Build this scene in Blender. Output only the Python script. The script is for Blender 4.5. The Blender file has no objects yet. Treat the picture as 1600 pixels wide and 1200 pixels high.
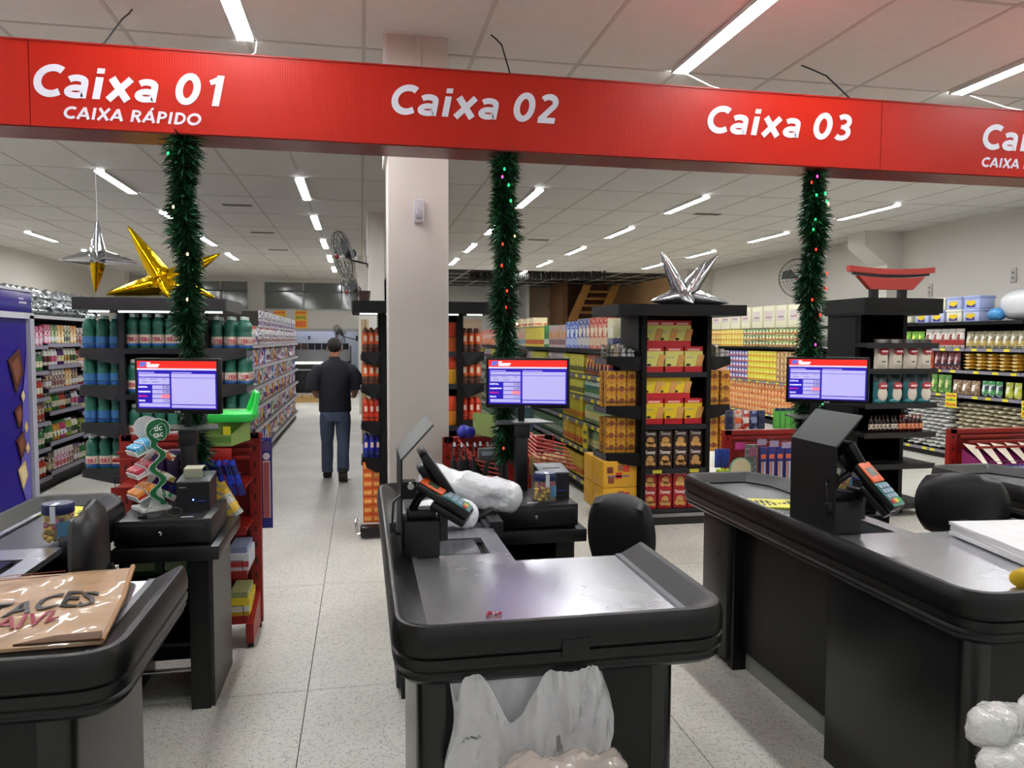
import bpy, bmesh, math, random
from mathutils import Vector, Matrix, noise as mnoise
R=random.Random(7); PI=math.pi
C=bpy.context.scene.collection
S=bpy.context.scene
# ---------------------------------------------------------------- camera, world, exposure
def look():
    yaw,pitch,roll=.1955,.0577,-.003
    cy,sy,cp,sp=math.cos(yaw),math.sin(yaw),math.cos(pitch),math.sin(pitch)
    f=Vector((sy*cp,cy*cp,-sp)); r=Vector((cy,-sy,0)); d=f.cross(r)
    cr,sr=math.cos(roll),math.sin(roll)
    r2=cr*r+sr*d; d2=-sr*r+cr*d
    m=Matrix((r2,-d2,-f)).transposed().to_4x4(); m.translation=Vector((0,0,1.62)); return m
cd=bpy.data.cameras.new('camera'); cd.sensor_width=36; cd.sensor_fit='HORIZONTAL'; cd.lens=1190/1600*36
cd.clip_start=.05; cd.clip_end=200
cam=bpy.data.objects.new('camera',cd); C.objects.link(cam); cam.matrix_world=look(); S.camera=cam
w=bpy.data.worlds.new('world'); S.world=w; w.use_nodes=True
w.node_tree.nodes['Background'].inputs[0].default_value=(.86,.93,1,1); w.node_tree.nodes['Background'].inputs[1].default_value=.5
S.view_settings.view_transform='Standard'; S.view_settings.look='None'; S.view_settings.gamma=1
S.view_settings.use_curve_mapping=False; S.view_settings.exposure=0.0
TUBE=80.0
# ---------------------------------------------------------------- materials
def lin(c):
    if isinstance(c,str): c=tuple(int(c[i:i+2],16)/255 for i in (0,2,4))
    return tuple((v/12.92 if v<=.04045 else ((v+.055)/1.055)**2.4) for v in c)+(1,)
_m={}
def M(col,rough=.5,metal=0,var=.06,sc=9,bump=0,bsc=60,emit=0,alpha=1,spec=.5,coat=0,trans=0,aniso=None):
    k=(col,rough,metal,var,sc,bump,bsc,emit,alpha,spec,coat,trans)
    if k in _m: return _m[k]
    m=bpy.data.materials.new('m_%s_%d'%(col if isinstance(col,str) else 'c',len(_m))); m.use_nodes=True
    nt=m.node_tree; b=nt.nodes['Principled BSDF']; L=nt.links.new
    c=lin(col); b.inputs['Roughness'].default_value=rough; b.inputs['Metallic'].default_value=metal
    b.inputs['Specular IOR Level'].default_value=spec
    tc=nt.nodes.new('ShaderNodeTexCoord')
    n=nt.nodes.new('ShaderNodeTexNoise'); n.inputs['Scale'].default_value=sc; L(tc.outputs['Object'],n.inputs['Vector'])
    mx=nt.nodes.new('ShaderNodeMix'); mx.data_type='RGBA'
    mx.inputs['A'].default_value=tuple(v*(1-var) for v in c[:3])+(1,); mx.inputs['B'].default_value=tuple(min(1,v*(1+var)) for v in c[:3])+(1,)
    L(n.outputs['Fac'],mx.inputs['Factor']); L(mx.outputs['Result'],b.inputs['Base Color'])
    if coat: b.inputs['Coat Weight'].default_value=coat; b.inputs['Coat Roughness'].default_value=.08
    if trans: b.inputs['Transmission Weight'].default_value=trans
    if alpha<1: b.inputs['Alpha'].default_value=alpha
    if bump:
        n2=nt.nodes.new('ShaderNodeTexNoise'); n2.inputs['Scale'].default_value=bsc; n2.inputs['Detail'].default_value=4; L(tc.outputs['Object'],n2.inputs['Vector'])
        bp=nt.nodes.new('ShaderNodeBump'); bp.inputs['Strength'].default_value=bump; bp.inputs['Distance'].default_value=.01
        L(n2.outputs['Fac'],bp.inputs['Height']); L(bp.outputs['Normal'],b.inputs['Normal'])
    if emit: b.inputs['Emission Color'].default_value=c; b.inputs['Emission Strength'].default_value=emit
    _m[k]=m; return m
def terrazzo():
    m=bpy.data.materials.new('terrazzo'); m.use_nodes=True; nt=m.node_tree; b=nt.nodes['Principled BSDF']; L=nt.links.new
    tc=nt.nodes.new('ShaderNodeTexCoord'); geo=nt.nodes.new('ShaderNodeNewGeometry')
    big=nt.nodes.new('ShaderNodeTexNoise'); big.inputs['Scale'].default_value=1.3; big.inputs['Detail'].default_value=5; L(geo.outputs['Position'],big.inputs['Vector'])
    cr=nt.nodes.new('ShaderNodeValToRGB'); cr.color_ramp.elements[0].position=.3; cr.color_ramp.elements[0].color=lin('cbc9bf'); cr.color_ramp.elements[1].position=.7; cr.color_ramp.elements[1].color=lin('e4e2d8'); L(big.outputs['Fac'],cr.inputs['Fac'])
    prev=cr.outputs['Color']
    for sc,th,col,w in ((190,.34,'5f5a50',.85),(90,.22,'3c3832',.9),(110,.25,'ece8de',.7),(60,.13,'302c28',.9)):
        v=nt.nodes.new('ShaderNodeTexVoronoi'); v.inputs['Scale'].default_value=sc; L(geo.outputs['Position'],v.inputs['Vector'])
        lt=nt.nodes.new('ShaderNodeMath'); lt.operation='LESS_THAN'; lt.inputs[1].default_value=th; L(v.outputs['Distance'],lt.inputs[0])
        n=nt.nodes.new('ShaderNodeTexNoise'); n.inputs['Scale'].default_value=sc*.23; L(geo.outputs['Position'],n.inputs['Vector'])
        gt=nt.nodes.new('ShaderNodeMath'); gt.operation='GREATER_THAN'; gt.inputs[1].default_value=.52; L(n.outputs['Fac'],gt.inputs[0])
        mu=nt.nodes.new('ShaderNodeMath'); mu.operation='MULTIPLY'; L(lt.outputs[0],mu.inputs[0]); L(gt.outputs[0],mu.inputs[1])
        mw=nt.nodes.new('ShaderNodeMath'); mw.operation='MULTIPLY'; mw.inputs[1].default_value=w; L(mu.outputs[0],mw.inputs[0])
        mx=nt.nodes.new('ShaderNodeMix'); mx.data_type='RGBA'; L(mw.outputs[0],mx.inputs['Factor']); L(prev,mx.inputs['A']); mx.inputs['B'].default_value=lin(col); prev=mx.outputs['Result']
    L(prev,b.inputs['Base Color']); b.inputs['Roughness'].default_value=.42; return m
def brushed():
    m=bpy.data.materials.new('brushed_steel'); m.use_nodes=True; nt=m.node_tree; b=nt.nodes['Principled BSDF']; L=nt.links.new
    geo=nt.nodes.new('ShaderNodeNewGeometry'); mp=nt.nodes.new('ShaderNodeMapping'); mp.inputs['Scale'].default_value=(60,2.5,3); L(geo.outputs['Position'],mp.inputs['Vector'])
    n=nt.nodes.new('ShaderNodeTexNoise'); n.inputs['Scale'].default_value=6; L(mp.outputs[0],n.inputs['Vector'])
    n2=nt.nodes.new('ShaderNodeTexNoise'); n2.inputs['Scale'].default_value=5; n2.inputs['Detail'].default_value=6; L(geo.outputs['Position'],n2.inputs['Vector'])
    ad=nt.nodes.new('ShaderNodeMath'); ad.operation='MULTIPLY_ADD'; ad.inputs[1].default_value=.0; ad.inputs[2].default_value=.20; L(n.outputs['Fac'],ad.inputs[0])
    a2=nt.nodes.new('ShaderNodeMath'); a2.operation='MULTIPLY_ADD'; a2.inputs[1].default_value=.12; L(n2.outputs['Fac'],a2.inputs[0]); L(ad.outputs[0],a2.inputs[2])
    L(a2.outputs[0],b.inputs['Roughness']); b.inputs['Metallic'].default_value=.82; b.inputs['Base Color'].default_value=lin('c4c5ca')
    
    return m
def wavered():
    m=M('b41c0a',.36,0,.04,3,spec=.35).copy(); m.name='sign_red'; nt=m.node_tree; b=nt.nodes['Principled BSDF']; L=nt.links.new
    geo=nt.nodes.new('ShaderNodeNewGeometry'); wv=nt.nodes.new('ShaderNodeTexWave'); wv.inputs['Scale'].default_value=30; wv.bands_direction='X'; L(geo.outputs['Position'],wv.inputs['Vector'])
    bp=nt.nodes.new('ShaderNodeBump'); bp.inputs['Strength'].default_value=.12; bp.inputs['Distance'].default_value=.002; L(wv.outputs['Fac'],bp.inputs['Height']); L(bp.outputs['Normal'],b.inputs['Normal']); return m
def tilemat(c,name):
    m=bpy.data.materials.new(name); m.use_nodes=True; nt=m.node_tree; b=nt.nodes['Principled BSDF']; L=nt.links.new
    geo=nt.nodes.new('ShaderNodeNewGeometry'); br=nt.nodes.new('ShaderNodeTexBrick'); br.inputs['Scale'].default_value=6.5
    br.inputs['Color1'].default_value=lin(c); br.inputs['Color2'].default_value=tuple(v*.96 for v in lin(c)[:3])+(1,); br.inputs['Mortar'].default_value=tuple(v*.93 for v in lin(c)[:3])+(1,)
    br.inputs['Mortar Size'].default_value=.01; L(geo.outputs['Position'],br.inputs['Vector']); L(br.outputs['Color'],b.inputs['Base Color'])
    b.inputs['Roughness'].default_value=.85; return m
BLACK=M('08080a',.38,0,.1,4,spec=.4); BLKM=M('101011',.6,0,.1,8,spec=.3); GREYP=M('4a4a4d',.4,.2,.05,5)
RUB=M('070707',.34,0,.15,20,.15,260,spec=.4); CHROME=M('d0d0d0',.15,1); WHITE=M('e8e8e6',.5); STEEL=brushed(); DSTEEL=M('6a6b70',.35,.8)
RED=M('a3170f',.35,.0,.08,4); SHELF=M('060607',.5,0,spec=.25); SHELFG=M('26262a',.45,.1); YTAG=M('e8dc2a',.6); GTAG=M('8b8694',.5)
WALL=M('dad6ce',.8,0,.02,2); PLAST=M('e9ebee',.22,0,.04,12,.7,40,spec=.6,coat=.5)
# ---------------------------------------------------------------- mesh builder
class MB:
    def __init__(s): s.v=[]; s.f=[]; s.m=[]; s.sm=[]; s.mats=[]
    def mi(s,m):
        if m not in s.mats: s.mats.append(m)
        return s.mats.index(m)
    def add(s,vs,fs,m,smooth=False,T=None):
        o=len(s.v)
        for p in vs:
            p=Vector(p)
            if T is not None: p=T@p
            s.v.append(tuple(p))
        i=s.mi(m)
        for f in fs: s.f.append(tuple(a+o for a in f)); s.m.append(i); s.sm.append(smooth)
        return s
    def box(s,x0,x1,y0,y1,z0,z1,m,T=None):
        if x0>x1:x0,x1=x1,x0
        if y0>y1:y0,y1=y1,y0
        if z0>z1:z0,z1=z1,z0
        v=[(x0,y0,z0),(x1,y0,z0),(x1,y1,z0),(x0,y1,z0),(x0,y0,z1),(x1,y0,z1),(x1,y1,z1),(x0,y1,z1)]
        return s.add(v,[(0,3,2,1),(4,5,6,7),(0,1,5,4),(1,2,6,5),(2,3,7,6),(3,0,4,7)],m,False,T)
    def bbox(s,x0,x1,y0,y1,z0,z1,m,b=.01,T=None,seg=2):
        bm=bmesh.new(); bmesh.ops.create_cube(bm,size=1)
        for v in bm.verts: v.co=Vector(((x0+x1)/2+v.co.x*(x1-x0),(y0+y1)/2+v.co.y*(y1-y0),(z0+z1)/2+v.co.z*(z1-z0)))
        bmesh.ops.bevel(bm,geom=bm.edges[:],offset=b,segments=seg,affect='EDGES',profile=.5)
        bm.verts.index_update(); s.add([v.co[:] for v in bm.verts],[tuple(v.index for v in f.verts) for f in bm.faces],m,True,T); bm.free(); return s
    def prism(s,poly,z0,z1,m,T=None,smooth=False):   # poly in XY (ccw), extruded in z
        n=len(poly); v=[(x,y,z0) for x,y in poly]+[(x,y,z1) for x,y in poly]
        return s.add(v,[tuple(range(n))[::-1],tuple(range(n,2*n))]+[(i,(i+1)%n,n+(i+1)%n,n+i) for i in range(n)],m,smooth,T)
    def lathe(s,prof,m,n=12,T=None,smooth=True,cap=True):
        v=[];f=[]
        for r,z in prof: v+=[(r*math.cos(2*PI*i/n),r*math.sin(2*PI*i/n),z) for i in range(n)]
        for k in range(len(prof)-1):
            for i in range(n): j=(i+1)%n; f.append((k*n+i,k*n+j,(k+1)*n+j,(k+1)*n+i))
        if cap: f.append(tuple(range(n))[::-1]); f.append(tuple(range((len(prof)-1)*n,len(prof)*n)))
        return s.add(v,f,m,smooth,T)
    def tube(s,pts,r,m,n=8,closed=False):
        pts=[Vector(p) for p in pts]; rr=r if isinstance(r,(list,tuple)) else [r]*len(pts); v=[];f=[]; up=None; N=len(pts)
        for i,p in enumerate(pts):
            if closed: d=(pts[(i+1)%N]-pts[i-1])
            else: d=(pts[min(i+1,N-1)]-pts[max(i-1,0)])
            d.normalize()
            if up is None: up=Vector((0,0,1)) if abs(d.z)<.9 else Vector((1,0,0))
            a=d.cross(up).normalized(); b=a.cross(d).normalized(); up=b
            for k in range(n): t=2*PI*k/n; v.append(p+(a*math.cos(t)+b*math.sin(t))*rr[i])
        for i in range(N if closed else N-1):
            i2=(i+1)%N
            for k in range(n): k2=(k+1)%n; f.append((i*n+k,i*n+k2,i2*n+k2,i2*n+k))
        if not closed: f.append(tuple(range(n))); f.append(tuple(range((N-1)*n,N*n))[::-1])
        return s.add(v,f,m,True)
    def ball(s,c,r,m,n=12,k=8,T=None):
        rx,ry,rz=(r,r,r) if not isinstance(r,(tuple,list)) else r; c=Vector(c); v=[];f=[]
        for j in range(k+1):
            a=PI*j/k
            for i in range(n): t=2*PI*i/n; v.append((c.x+rx*math.sin(a)*math.cos(t),c.y+ry*math.sin(a)*math.sin(t),c.z-rz*math.cos(a)))
        for j in range(k):
            for i in range(n): i2=(i+1)%n; f.append((j*n+i,j*n+i2,(j+1)*n+i2,(j+1)*n+i))
        return s.add(v,f,m,True,T)
    def merge(s,o,T):
        off=len(s.v); s.v+=[tuple(T@Vector(p)) for p in o.v]; mp=[s.mi(m) for m in o.mats]
        s.f+=[tuple(a+off for a in f) for f in o.f]; s.m+=[mp[i] for i in o.m]; s.sm+=o.sm; return s
    def mesh(s,name,org=Vector((0,0,0))):
        me=bpy.data.meshes.new(name); me.from_pydata([(a-org[0],b-org[1],c-org[2]) for a,b,c in s.v],[],s.f)
        for m in s.mats: me.materials.append(m)
        me.polygons.foreach_set('material_index',s.m); me.polygons.foreach_set('use_smooth',s.sm); me.update()
        if any(s.sm):
            try: me.set_sharp_from_angle(angle=math.radians(42))
            except Exception: pass
        return me
ORG={}
def link(o,parent=None):
    C.objects.link(o)
    if parent is not None: o.parent=parent
    return o
def thing(name,label,cat,loc=(0,0,0),rotz=0,group=None,local=False):
    o=bpy.data.objects.new(name,None); o.empty_display_size=.1; link(o); o.location=loc; o.rotation_euler=(0,0,rotz)
    o['label']=label; o['category']=cat
    if group: o['group']=group
    ORG[o.name]=Vector((0,0,0)) if local else Vector(loc); return o
def part(name,mb,parent,label=None,kind=None):
    g=ORG[parent.name]; me=mb.mesh(name,g) if isinstance(mb,MB) else mb
    o=bpy.data.objects.new(name,me); link(o,parent); ORG[o.name]=g
    if label: o['label']=label
    if kind: o['kind']=kind
    return o
def solo(name,mb,label,cat,loc=None,rot=(0,0,0),group=None,kind=None):
    if isinstance(mb,MB):
        if loc is None:
            xs=[p[0] for p in mb.v]; ys=[p[1] for p in mb.v]; zs=[p[2] for p in mb.v]
            loc=((min(xs)+max(xs))/2,(min(ys)+max(ys))/2,min(zs)); me=mb.mesh(name,loc)
        else: me=mb.mesh(name)
    else: me=mb
    o=bpy.data.objects.new(name,me); link(o); o.location=loc; o.rotation_euler=rot
    o['label']=label; o['category']=cat
    if group: o['group']=group
    if kind: o['kind']=kind
    ORG[o.name]=Vector(loc); return o
def struct(name,mb,parent=None):
    o=bpy.data.objects.new(name,mb.mesh(name)); link(o,parent); ORG[o.name]=Vector((0,0,0))
    if parent is None: o['kind']='structure'
    return o
def copy_tree(o,parent=None):
    c=o.copy(); C.objects.link(c); c.parent=parent
    for ch in list(o.children): copy_tree(ch,c)
    return c
_t={}
def text(s,size,m,ext=.0012,shear=0,off=0,align='CENTER',sp=1,res=3):
    k=(s,size,m.name,ext,shear,off,align,sp)
    if k in _t: return _t[k]
    cu=bpy.data.curves.new('t','FONT'); cu.body=s; cu.size=size; cu.extrude=ext; cu.shear=shear; cu.offset=off; cu.align_x=align; cu.space_character=sp; cu.resolution_u=res
    o=bpy.data.objects.new('t',cu); C.objects.link(o); dg=bpy.context.evaluated_depsgraph_get(); dg.update()
    me=bpy.data.meshes.new_from_object(o.evaluated_get(dg)); bpy.data.objects.remove(o)
    mb=MB(); mb.add([v.co[:] for v in me.vertices],[tuple(p.vertices) for p in me.polygons],m); bpy.data.meshes.remove(me); _t[k]=mb; return mb
RX=Matrix.Rotation(PI/2,4,'X')   # text plane XY -> XZ facing -Y
def TT(x,y,z,rz=0): return Matrix.Translation((x,y,z))@Matrix.Rotation(rz,4,'Z')
def xw(mb): return (min(p[0] for p in mb.v),max(p[0] for p in mb.v)) if mb.v else (0,0)
def wrap(mb,r,z,m=None):  # bend a text mesh (XY plane) round a cylinder of radius r, facing -Y
    o=MB(); o.mats=list(mb.mats); o.f=list(mb.f); o.m=list(mb.m); o.sm=list(mb.sm)
    o.v=[((r+p[2])*math.sin(p[0]/r),-(r+p[2])*math.cos(p[0]/r),z+p[1]) for p in mb.v]; return o
def skin(verts,edges,m,sub=2):
    me=bpy.data.meshes.new('sk'); me.from_pydata([v[:3] for v in verts],edges,[]); o=bpy.data.objects.new('sk',me); C.objects.link(o)
    md=o.modifiers.new('s','SKIN'); sv=me.skin_vertices[0].data
    for i,v in enumerate(verts): sv[i].radius=(v[3],v[4] if len(v)>4 else v[3]); sv[i].use_root=(i==0)
    md.use_smooth_shade=True; sd=o.modifiers.new('d','SUBSURF'); sd.levels=sub; sd.render_levels=sub
    dg=bpy.context.evaluated_depsgraph_get(); dg.update(); r=bpy.data.meshes.new_from_object(o.evaluated_get(dg)); bpy.data.objects.remove(o)
    r.materials.clear(); r.materials.append(m)
    for p in r.polygons: p.material_index=0; p.use_smooth=True
    return r
def crumple(path,radii,m,seed=0,amp=.25,fr=9,n=20,rings=26,flat=1):
    """soft bundle along a path: a tube with a wrinkled plastic skin"""
    P=[Vector(p) for p in path]; v=[];f=[]
    def at(t):
        x=t*(len(P)-1); i=min(int(x),len(P)-2); u=x-i; return P[i].lerp(P[i+1],u), radii[i]*(1-u)+radii[i+1]*u
    for j in range(rings+1):
        t=j/rings; p,r=at(t); d=(at(min(1,t+.02))[0]-at(max(0,t-.02))[0]).normalized(); a=(d.cross(Vector((0,0,1))) if abs(d.z)<.8 else d.cross(Vector((0,1,0)))).normalized(); b=a.cross(d)
        q_=min(1,(min(t,1-t)+.004)/.16); r*=math.sqrt(1-(1-q_)**2)
        for i in range(n):
            q=2*PI*i/n; dirv=a*math.cos(q)+b*math.sin(q)*flat; w=p+dirv*r
            h=mnoise.noise(Vector((w.x*fr+seed,w.y*fr,w.z*fr*1.7)))+.5*abs(mnoise.noise(Vector((w.x*fr*3+seed,w.y*fr*3,w.z*fr*3))))
            v.append(w+dirv*r*amp*(h-.2))
    for j in range(rings):
        for i in range(n): i2=(i+1)%n; f.append((j*n+i,j*n+i2,(j+1)*n+i2,(j+1)*n+i))
    f.append(tuple(range(n))[::-1]); f.append(tuple(range(rings*n,(rings+1)*n)))
    return MB().add(v,f,m,True)
# ---------------------------------------------------------------- setting
XL,XR,YB,YF=-6.75,8.72,23.2,-4.2; ZC=3.4; TX=.68; TY=1.31
X0T=-.65-9*TX; Y0T=8.79-10*TY
fl=struct('floor',MB().box(XL,XR,YF,27,-.12,-.012,M('555049',.9)))
TZ=terrazzo(); SL=1.555
_fs=MB().box(.002,SL-.002,.002,SL-.002,-.011,0,TZ).mesh('floor_slab')
for i in range(-5,6):
    for j in range(-2,15):
        x=-.255+i*SL; y=.44+j*SL
        if x<XL-1.2 or x+SL>XR+1.3: continue
        o=bpy.data.objects.new('floor_slab',_fs); link(o,fl); o.location=(x,y,0)
CT=tilemat('dcd9d4','ceiling_tile'); DT=M('26241f',.9)
ce=struct('ceiling',MB().box(XL,XR,YF,27,3.46,3.52,M('8f8b85',.9)))
_ct=MB().box(.008,TX-.008,.008,TY-.008,0,.02,CT).mesh('ceiling_tile'); _cd=MB().box(.008,TX-.008,.008,TY-.008,0.05,.055,DT)
rest=MB(); dark=MB(); bars=MB(); LB=M('bdb8b0',.7); cnt=0
tiles=[]
for i in range(0,24):
    for j in range(0,24):
        x=X0T+i*TX; y=Y0T+j*TY
        if x+TX<XL or x>XR-.3 or y<YF-.3 or y>25.5: continue
        if y>18.2 and x>.6: dark.merge(_cd,TT(x,y,ZC)); continue
        if x<.1 and y>23: continue
        tiles.append((y,x))
tiles.sort()
vis=[t for t in tiles if t[0]>2.2][:300]; oth=[t for t in tiles if t not in vis]
for y,x in vis: o=bpy.data.objects.new('ceiling_tile',_ct); link(o,ce); o.location=(x,y,ZC)
one=MB().box(.008,TX-.008,.008,TY-.008,0,.02,CT)
for y,x in oth: rest.merge(one,TT(x,y,ZC))
o=struct('ceiling_tile',rest,ce); o['kind']='stuff'
o=struct('dark_ceiling_tile',dark,ce); o['kind']='stuff'; o['label']='dark ceiling bays over the back of the shop'
for i in range(0,24): x=X0T+i*TX; bars.box(x-.012,x+.012,YF,26,ZC-.003,ZC+.012,LB)
for j in range(0,24): y=Y0T+j*TY; bars.box(XL,XR,y-.012,y+.012,ZC-.0025,ZC+.0115,LB)
o=struct('ceiling_grid',bars,ce)
struct('wall_right',MB().box(XR,XR+.15,YF,27,0,3.5,WALL))
# left wall with the window opening (y 13.9..15.6, z 2.65..3.1)
WY0,WY1,WZ0,WZ1=13.3,14.9,2.72,3.13
struct('wall_left',MB().box(XL-.15,XL,YF,WY0,0,3.5,WALL).box(XL-.15,XL,WY1,27,0,3.5,WALL).box(XL-.15,XL,WY0,WY1,0,WZ0,WALL).box(XL-.15,XL,WY0,WY1,WZ1,3.5,WALL))
struct('wall_warm_light',MB().box(XR-.02,XR+.001,18.5,25.8,0,3.45,M('e0b47e',.8,0,.03,2)))  # tan panel added on the wall, warm light put into its colour
struct('wall_front',MB().box(XL,XR,YF-.15,YF,3.0,3.5,WALL).box(XL,XL+.5,YF-.15,YF,0,3.0,WALL).box(XR-.5,XR,YF-.15,YF,0,3.0,WALL).box(.8,1.2,YF-.15,YF,0,3.0,WALL))
struct('ground',MB().box(-14,16,-16,YF-.16,-.2,-.03,M('a39f96',.85)))
wn=struct('window_1',MB().box(XL-.13,XL-.1,WY0,WY1,WZ0,WZ1,M('f4f8ff',.3,emit=2.2)))
grid=MB()
for k in range(5):
    y=WY0+k*(WY1-WY0)/4; grid.box(XL-.08,XL-.02,y-.03,y+.03,WZ0,WZ1,WHITE)
for k in range(3):
    z=WZ0+k*(WZ1-WZ0)/2; grid.box(XL-.08,XL-.02,WY0,WY1,z-.025,z+.025,WHITE)
for a in range(4):
    for b in range(2):
        cy=WY0+(a+.5)*(WY1-WY0)/4; cz=WZ0+(b+.5)*(WZ1-WZ0)/2
        grid.tube([(XL-.05,cy+.12*math.cos(t*PI/6),cz+.06*math.sin(t*PI/6)) for t in range(12)],.018,WHITE,6,True)
struct('window_lattice',grid,wn)
# back wall left part (y 23.2) with service opening and a strip of dark glass above
BW=M('bcbab4',.8,0,.02,2); GL=M('5f635f',.08,0,.05,2,spec=.8)
OX0,OX1,OZ=-2.0,-.1,1.86
wb=MB().box(XL,OX0,YB,YB+.2,0,2.48,BW).box(OX1,.75,YB,YB+.2,0,2.48,BW).box(OX0,OX1,YB,YB+.2,OZ,2.48,BW).box(XL,.75,YB,YB+.2,3.28,3.5,BW)
wb.box(XL,-4.7,YB,YB+.2,2.48,3.28,BW).box(-3.2,-2.75,YB,YB+.2,2.48,3.28,BW).box(.55,.75,YB,YB+.2,2.48,3.28,BW).box(.6,.75,YB,25.9,0,3.5,BW)
struct('wall_back_left',wb)
for n,(a,b) in enumerate(((-4.7,-3.2),(-2.75,.55))):
    wn=struct('window_%d'%(n+2),MB().box(a,b,YB+.08,YB+.1,2.48,3.28,GL)); m=MB()
    k=3 if n else 2
    for i in range(k+1): x=a+(b-a)*i/k; m.box(x-.025,x+.025,YB+.02,YB+.12,2.48,3.28,M('8f9292',.5))
    m.box(a,b,YB+.02,YB+.12,3.0,3.05,M('55575a',.5)).box(a,b,YB+.02,YB+.12,2.48,2.52,M('9a9c9c',.5))
    struct('window_frame',m,wn)
struct('wall_bakery',MB().box(-3.4,.75,26.6,26.7,0,2.6,M('dfe6ee',.7)).box(-3.4,-3.3,YB+.2,26.6,0,2.6,BW).box(-3.4,.75,YB+.2,26.7,2.6,2.7,BW))
struct('wall_back',MB().box(.75,5.35,25.8,25.95,0,3.5,BW).box(5.35,5.45,24.6,25.95,0,3.5,BW).box(5.35,XR,25.8,25.95,0,3.5,M('cdb598',.8)))
struct('door_1',MB().box(OX0-.08,OX0,YB-.03,YB+.22,0,OZ+.08,M('9a9a9a',.5)).box(OX1,OX1+.08,YB-.03,YB+.22,0,OZ+.08,M('9a9a9a',.5)).box(OX0-.08,OX1+.08,YB-.03,YB+.22,OZ,OZ+.08,M('9a9a9a',.5)))
struct('baseboard_right',MB().box(XR-.02,XR,YF,25.8,0,.08,M('8d8a84',.6)))
# haunched columns on the side walls and the free columns
def haunch(name,x,sx,y,label):
    m=MB(); poly=[(x,3.4),(x+sx*.70,3.4),(x+sx*.70,3.16),(x+sx*.28,2.86),(x+sx*.28,0),(x,0)]
    if sx<0: poly=poly[::-1]
    v=[(a,y,z) for a,z in poly]+[(a,y+.45,z) for a,z in poly]; n=len(poly)
    m.add(v,[tuple(range(n)),tuple(range(n,2*n))[::-1]]+[(i,n+i,n+(i+1)%n,(i+1)%n) for i in range(n)],WALL)
    o=struct(name,m); return o
haunch('trim_1',XR,-1,11.1,''); haunch('trim_2',XL,1,11.1,''); haunch('trim_3',XL,1,21.6,''); haunch('trim_4',XR,-1,18.0,'')
COLM=M('d2cdc5',.6,0,.03,3)
def column(x0,x1,y0,y1,label,strips=False):
    t=thing('column',label,'column',((x0+x1)/2,(y0+y1)/2,0))
    part('shaft',MB().bbox(x0,x1,y0,y1,0,3.46,COLM,.006),t)
    part('casing',MB().box(x0-.02,x0-.001,y0+.01,y1,2.7,3.4,WHITE).box(x0+.17,x0+.195,y0-.012,y0,2.9,3.4,COLM),t)
    return t
column(.162,.52,4.6,4.98,'wide cream square column rising beside the second checkout behind the red sign')
column(.11,.33,11.0,11.35,'white column carrying two wall fans behind the cream front column')
column(-.05,.15,16.8,17.1,'slim white column far down the left aisle behind the fans')
m=MB(); m.bbox(.31,.372,4.565,4.6,2.31,2.45,M('c9c9cf',.35),.012); pr_=thing('motion_sensor','small white motion sensor on the face of the cream column','sensor',(.34,4.58,2.31))
part('housing',m,pr_); part('lens',MB().bbox(.322,.36,4.556,4.57,2.335,2.385,M('aeb0ba',.3),.008),pr_)
# ---------------------------------------------------------------- ceiling lamps
EM=bpy.data.materials.new('tube_glow'); EM.use_nodes=True; b=EM.node_tree.nodes['Principled BSDF']
b.inputs['Base Color'].default_value=(1,1,1,1); b.inputs['Emission Color'].default_value=(.97,.985,1,1); b.inputs['Emission Strength'].default_value=TUBE
def lamp_meshes(L):
    h=MB().box(-.05,.05,0,L,-.006,0,WHITE).box(-.052,-.048,0,L,-.026,0,WHITE).box(.048,.052,0,L,-.026,0,WHITE).mesh('housing')  # thin side lips added to keep grazing tube light off the tiles
    t=MB().box(-.017,.017,.012,L-.012,-.022,-.007,EM); return h,t.mesh('tube')
LH,LTb=lamp_meshes(1.24)
def lamp(x,y,label,group):
    t=thing('ceiling_light',label,'ceiling light',(x,y,ZC-.003),0,group,True)
    o=part('housing',LH,t)
    for s in (-.023,.023): o=part('tube',LTb,t); o.location=(s,0,0)
cols=[(-5.41,'far left'),(-2.69,'left'),(-.65,'left-centre'),(2.07,'centre'),(4.17,'right-centre'),(6.83,'right')]
rows=[-3.0,2.24,3.55,6.17,8.79,11.41,14.03,16.65]
for cx,cn in cols:
    for ri,ry in enumerate(rows):
        if ry==2.24 and cx not in (-.65,2.07,4.17,6.83,-2.69): continue
        if ry in(-3.0,) and cn=='far left': continue
        lamp(cx,ry+.035,'twin tube ceiling lamp in the %s row of the shop ceiling'%cn if ry>4 else 'twin tube ceiling lamp above the checkouts in the %s row'%cn, 'twin tube lamps, %s row'%cn if ry>4 else 'lamps over the checkouts, %s row'%cn)
for cx,cn in ((-.65,'left-centre'),(2.07,'centre'),(4.17,'right-centre')):
    for ry in ((19.27,) if cx<0 else (19.27,21.89)):
        lamp(cx,ry+.035,'twin tube lamp over the back of the shop in the %s row'%cn,'lamps at the back, %s row'%cn)
m=MB().box(-.19,.19,-.06,.06,-.006,0,M('8f8b85',.6))
for k in range(5): m.box(-.18,.18,-.05+k*.022,-.042+k*.022,-.01,-.006,M('6f6b66',.6))
me=m.mesh('ceiling_vent')
for x,y in ((-1.6,10.75),(-1.6,13.4),(-1.6,15.9),(1.95,9.9),(4.8,10.1),(3.1,13.3)):
    solo('ceiling_vent',me,'flat grey ceiling vent with slats in a white ceiling tile','vent',(x,y,ZC),group='ceiling vents over the aisles')
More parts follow.
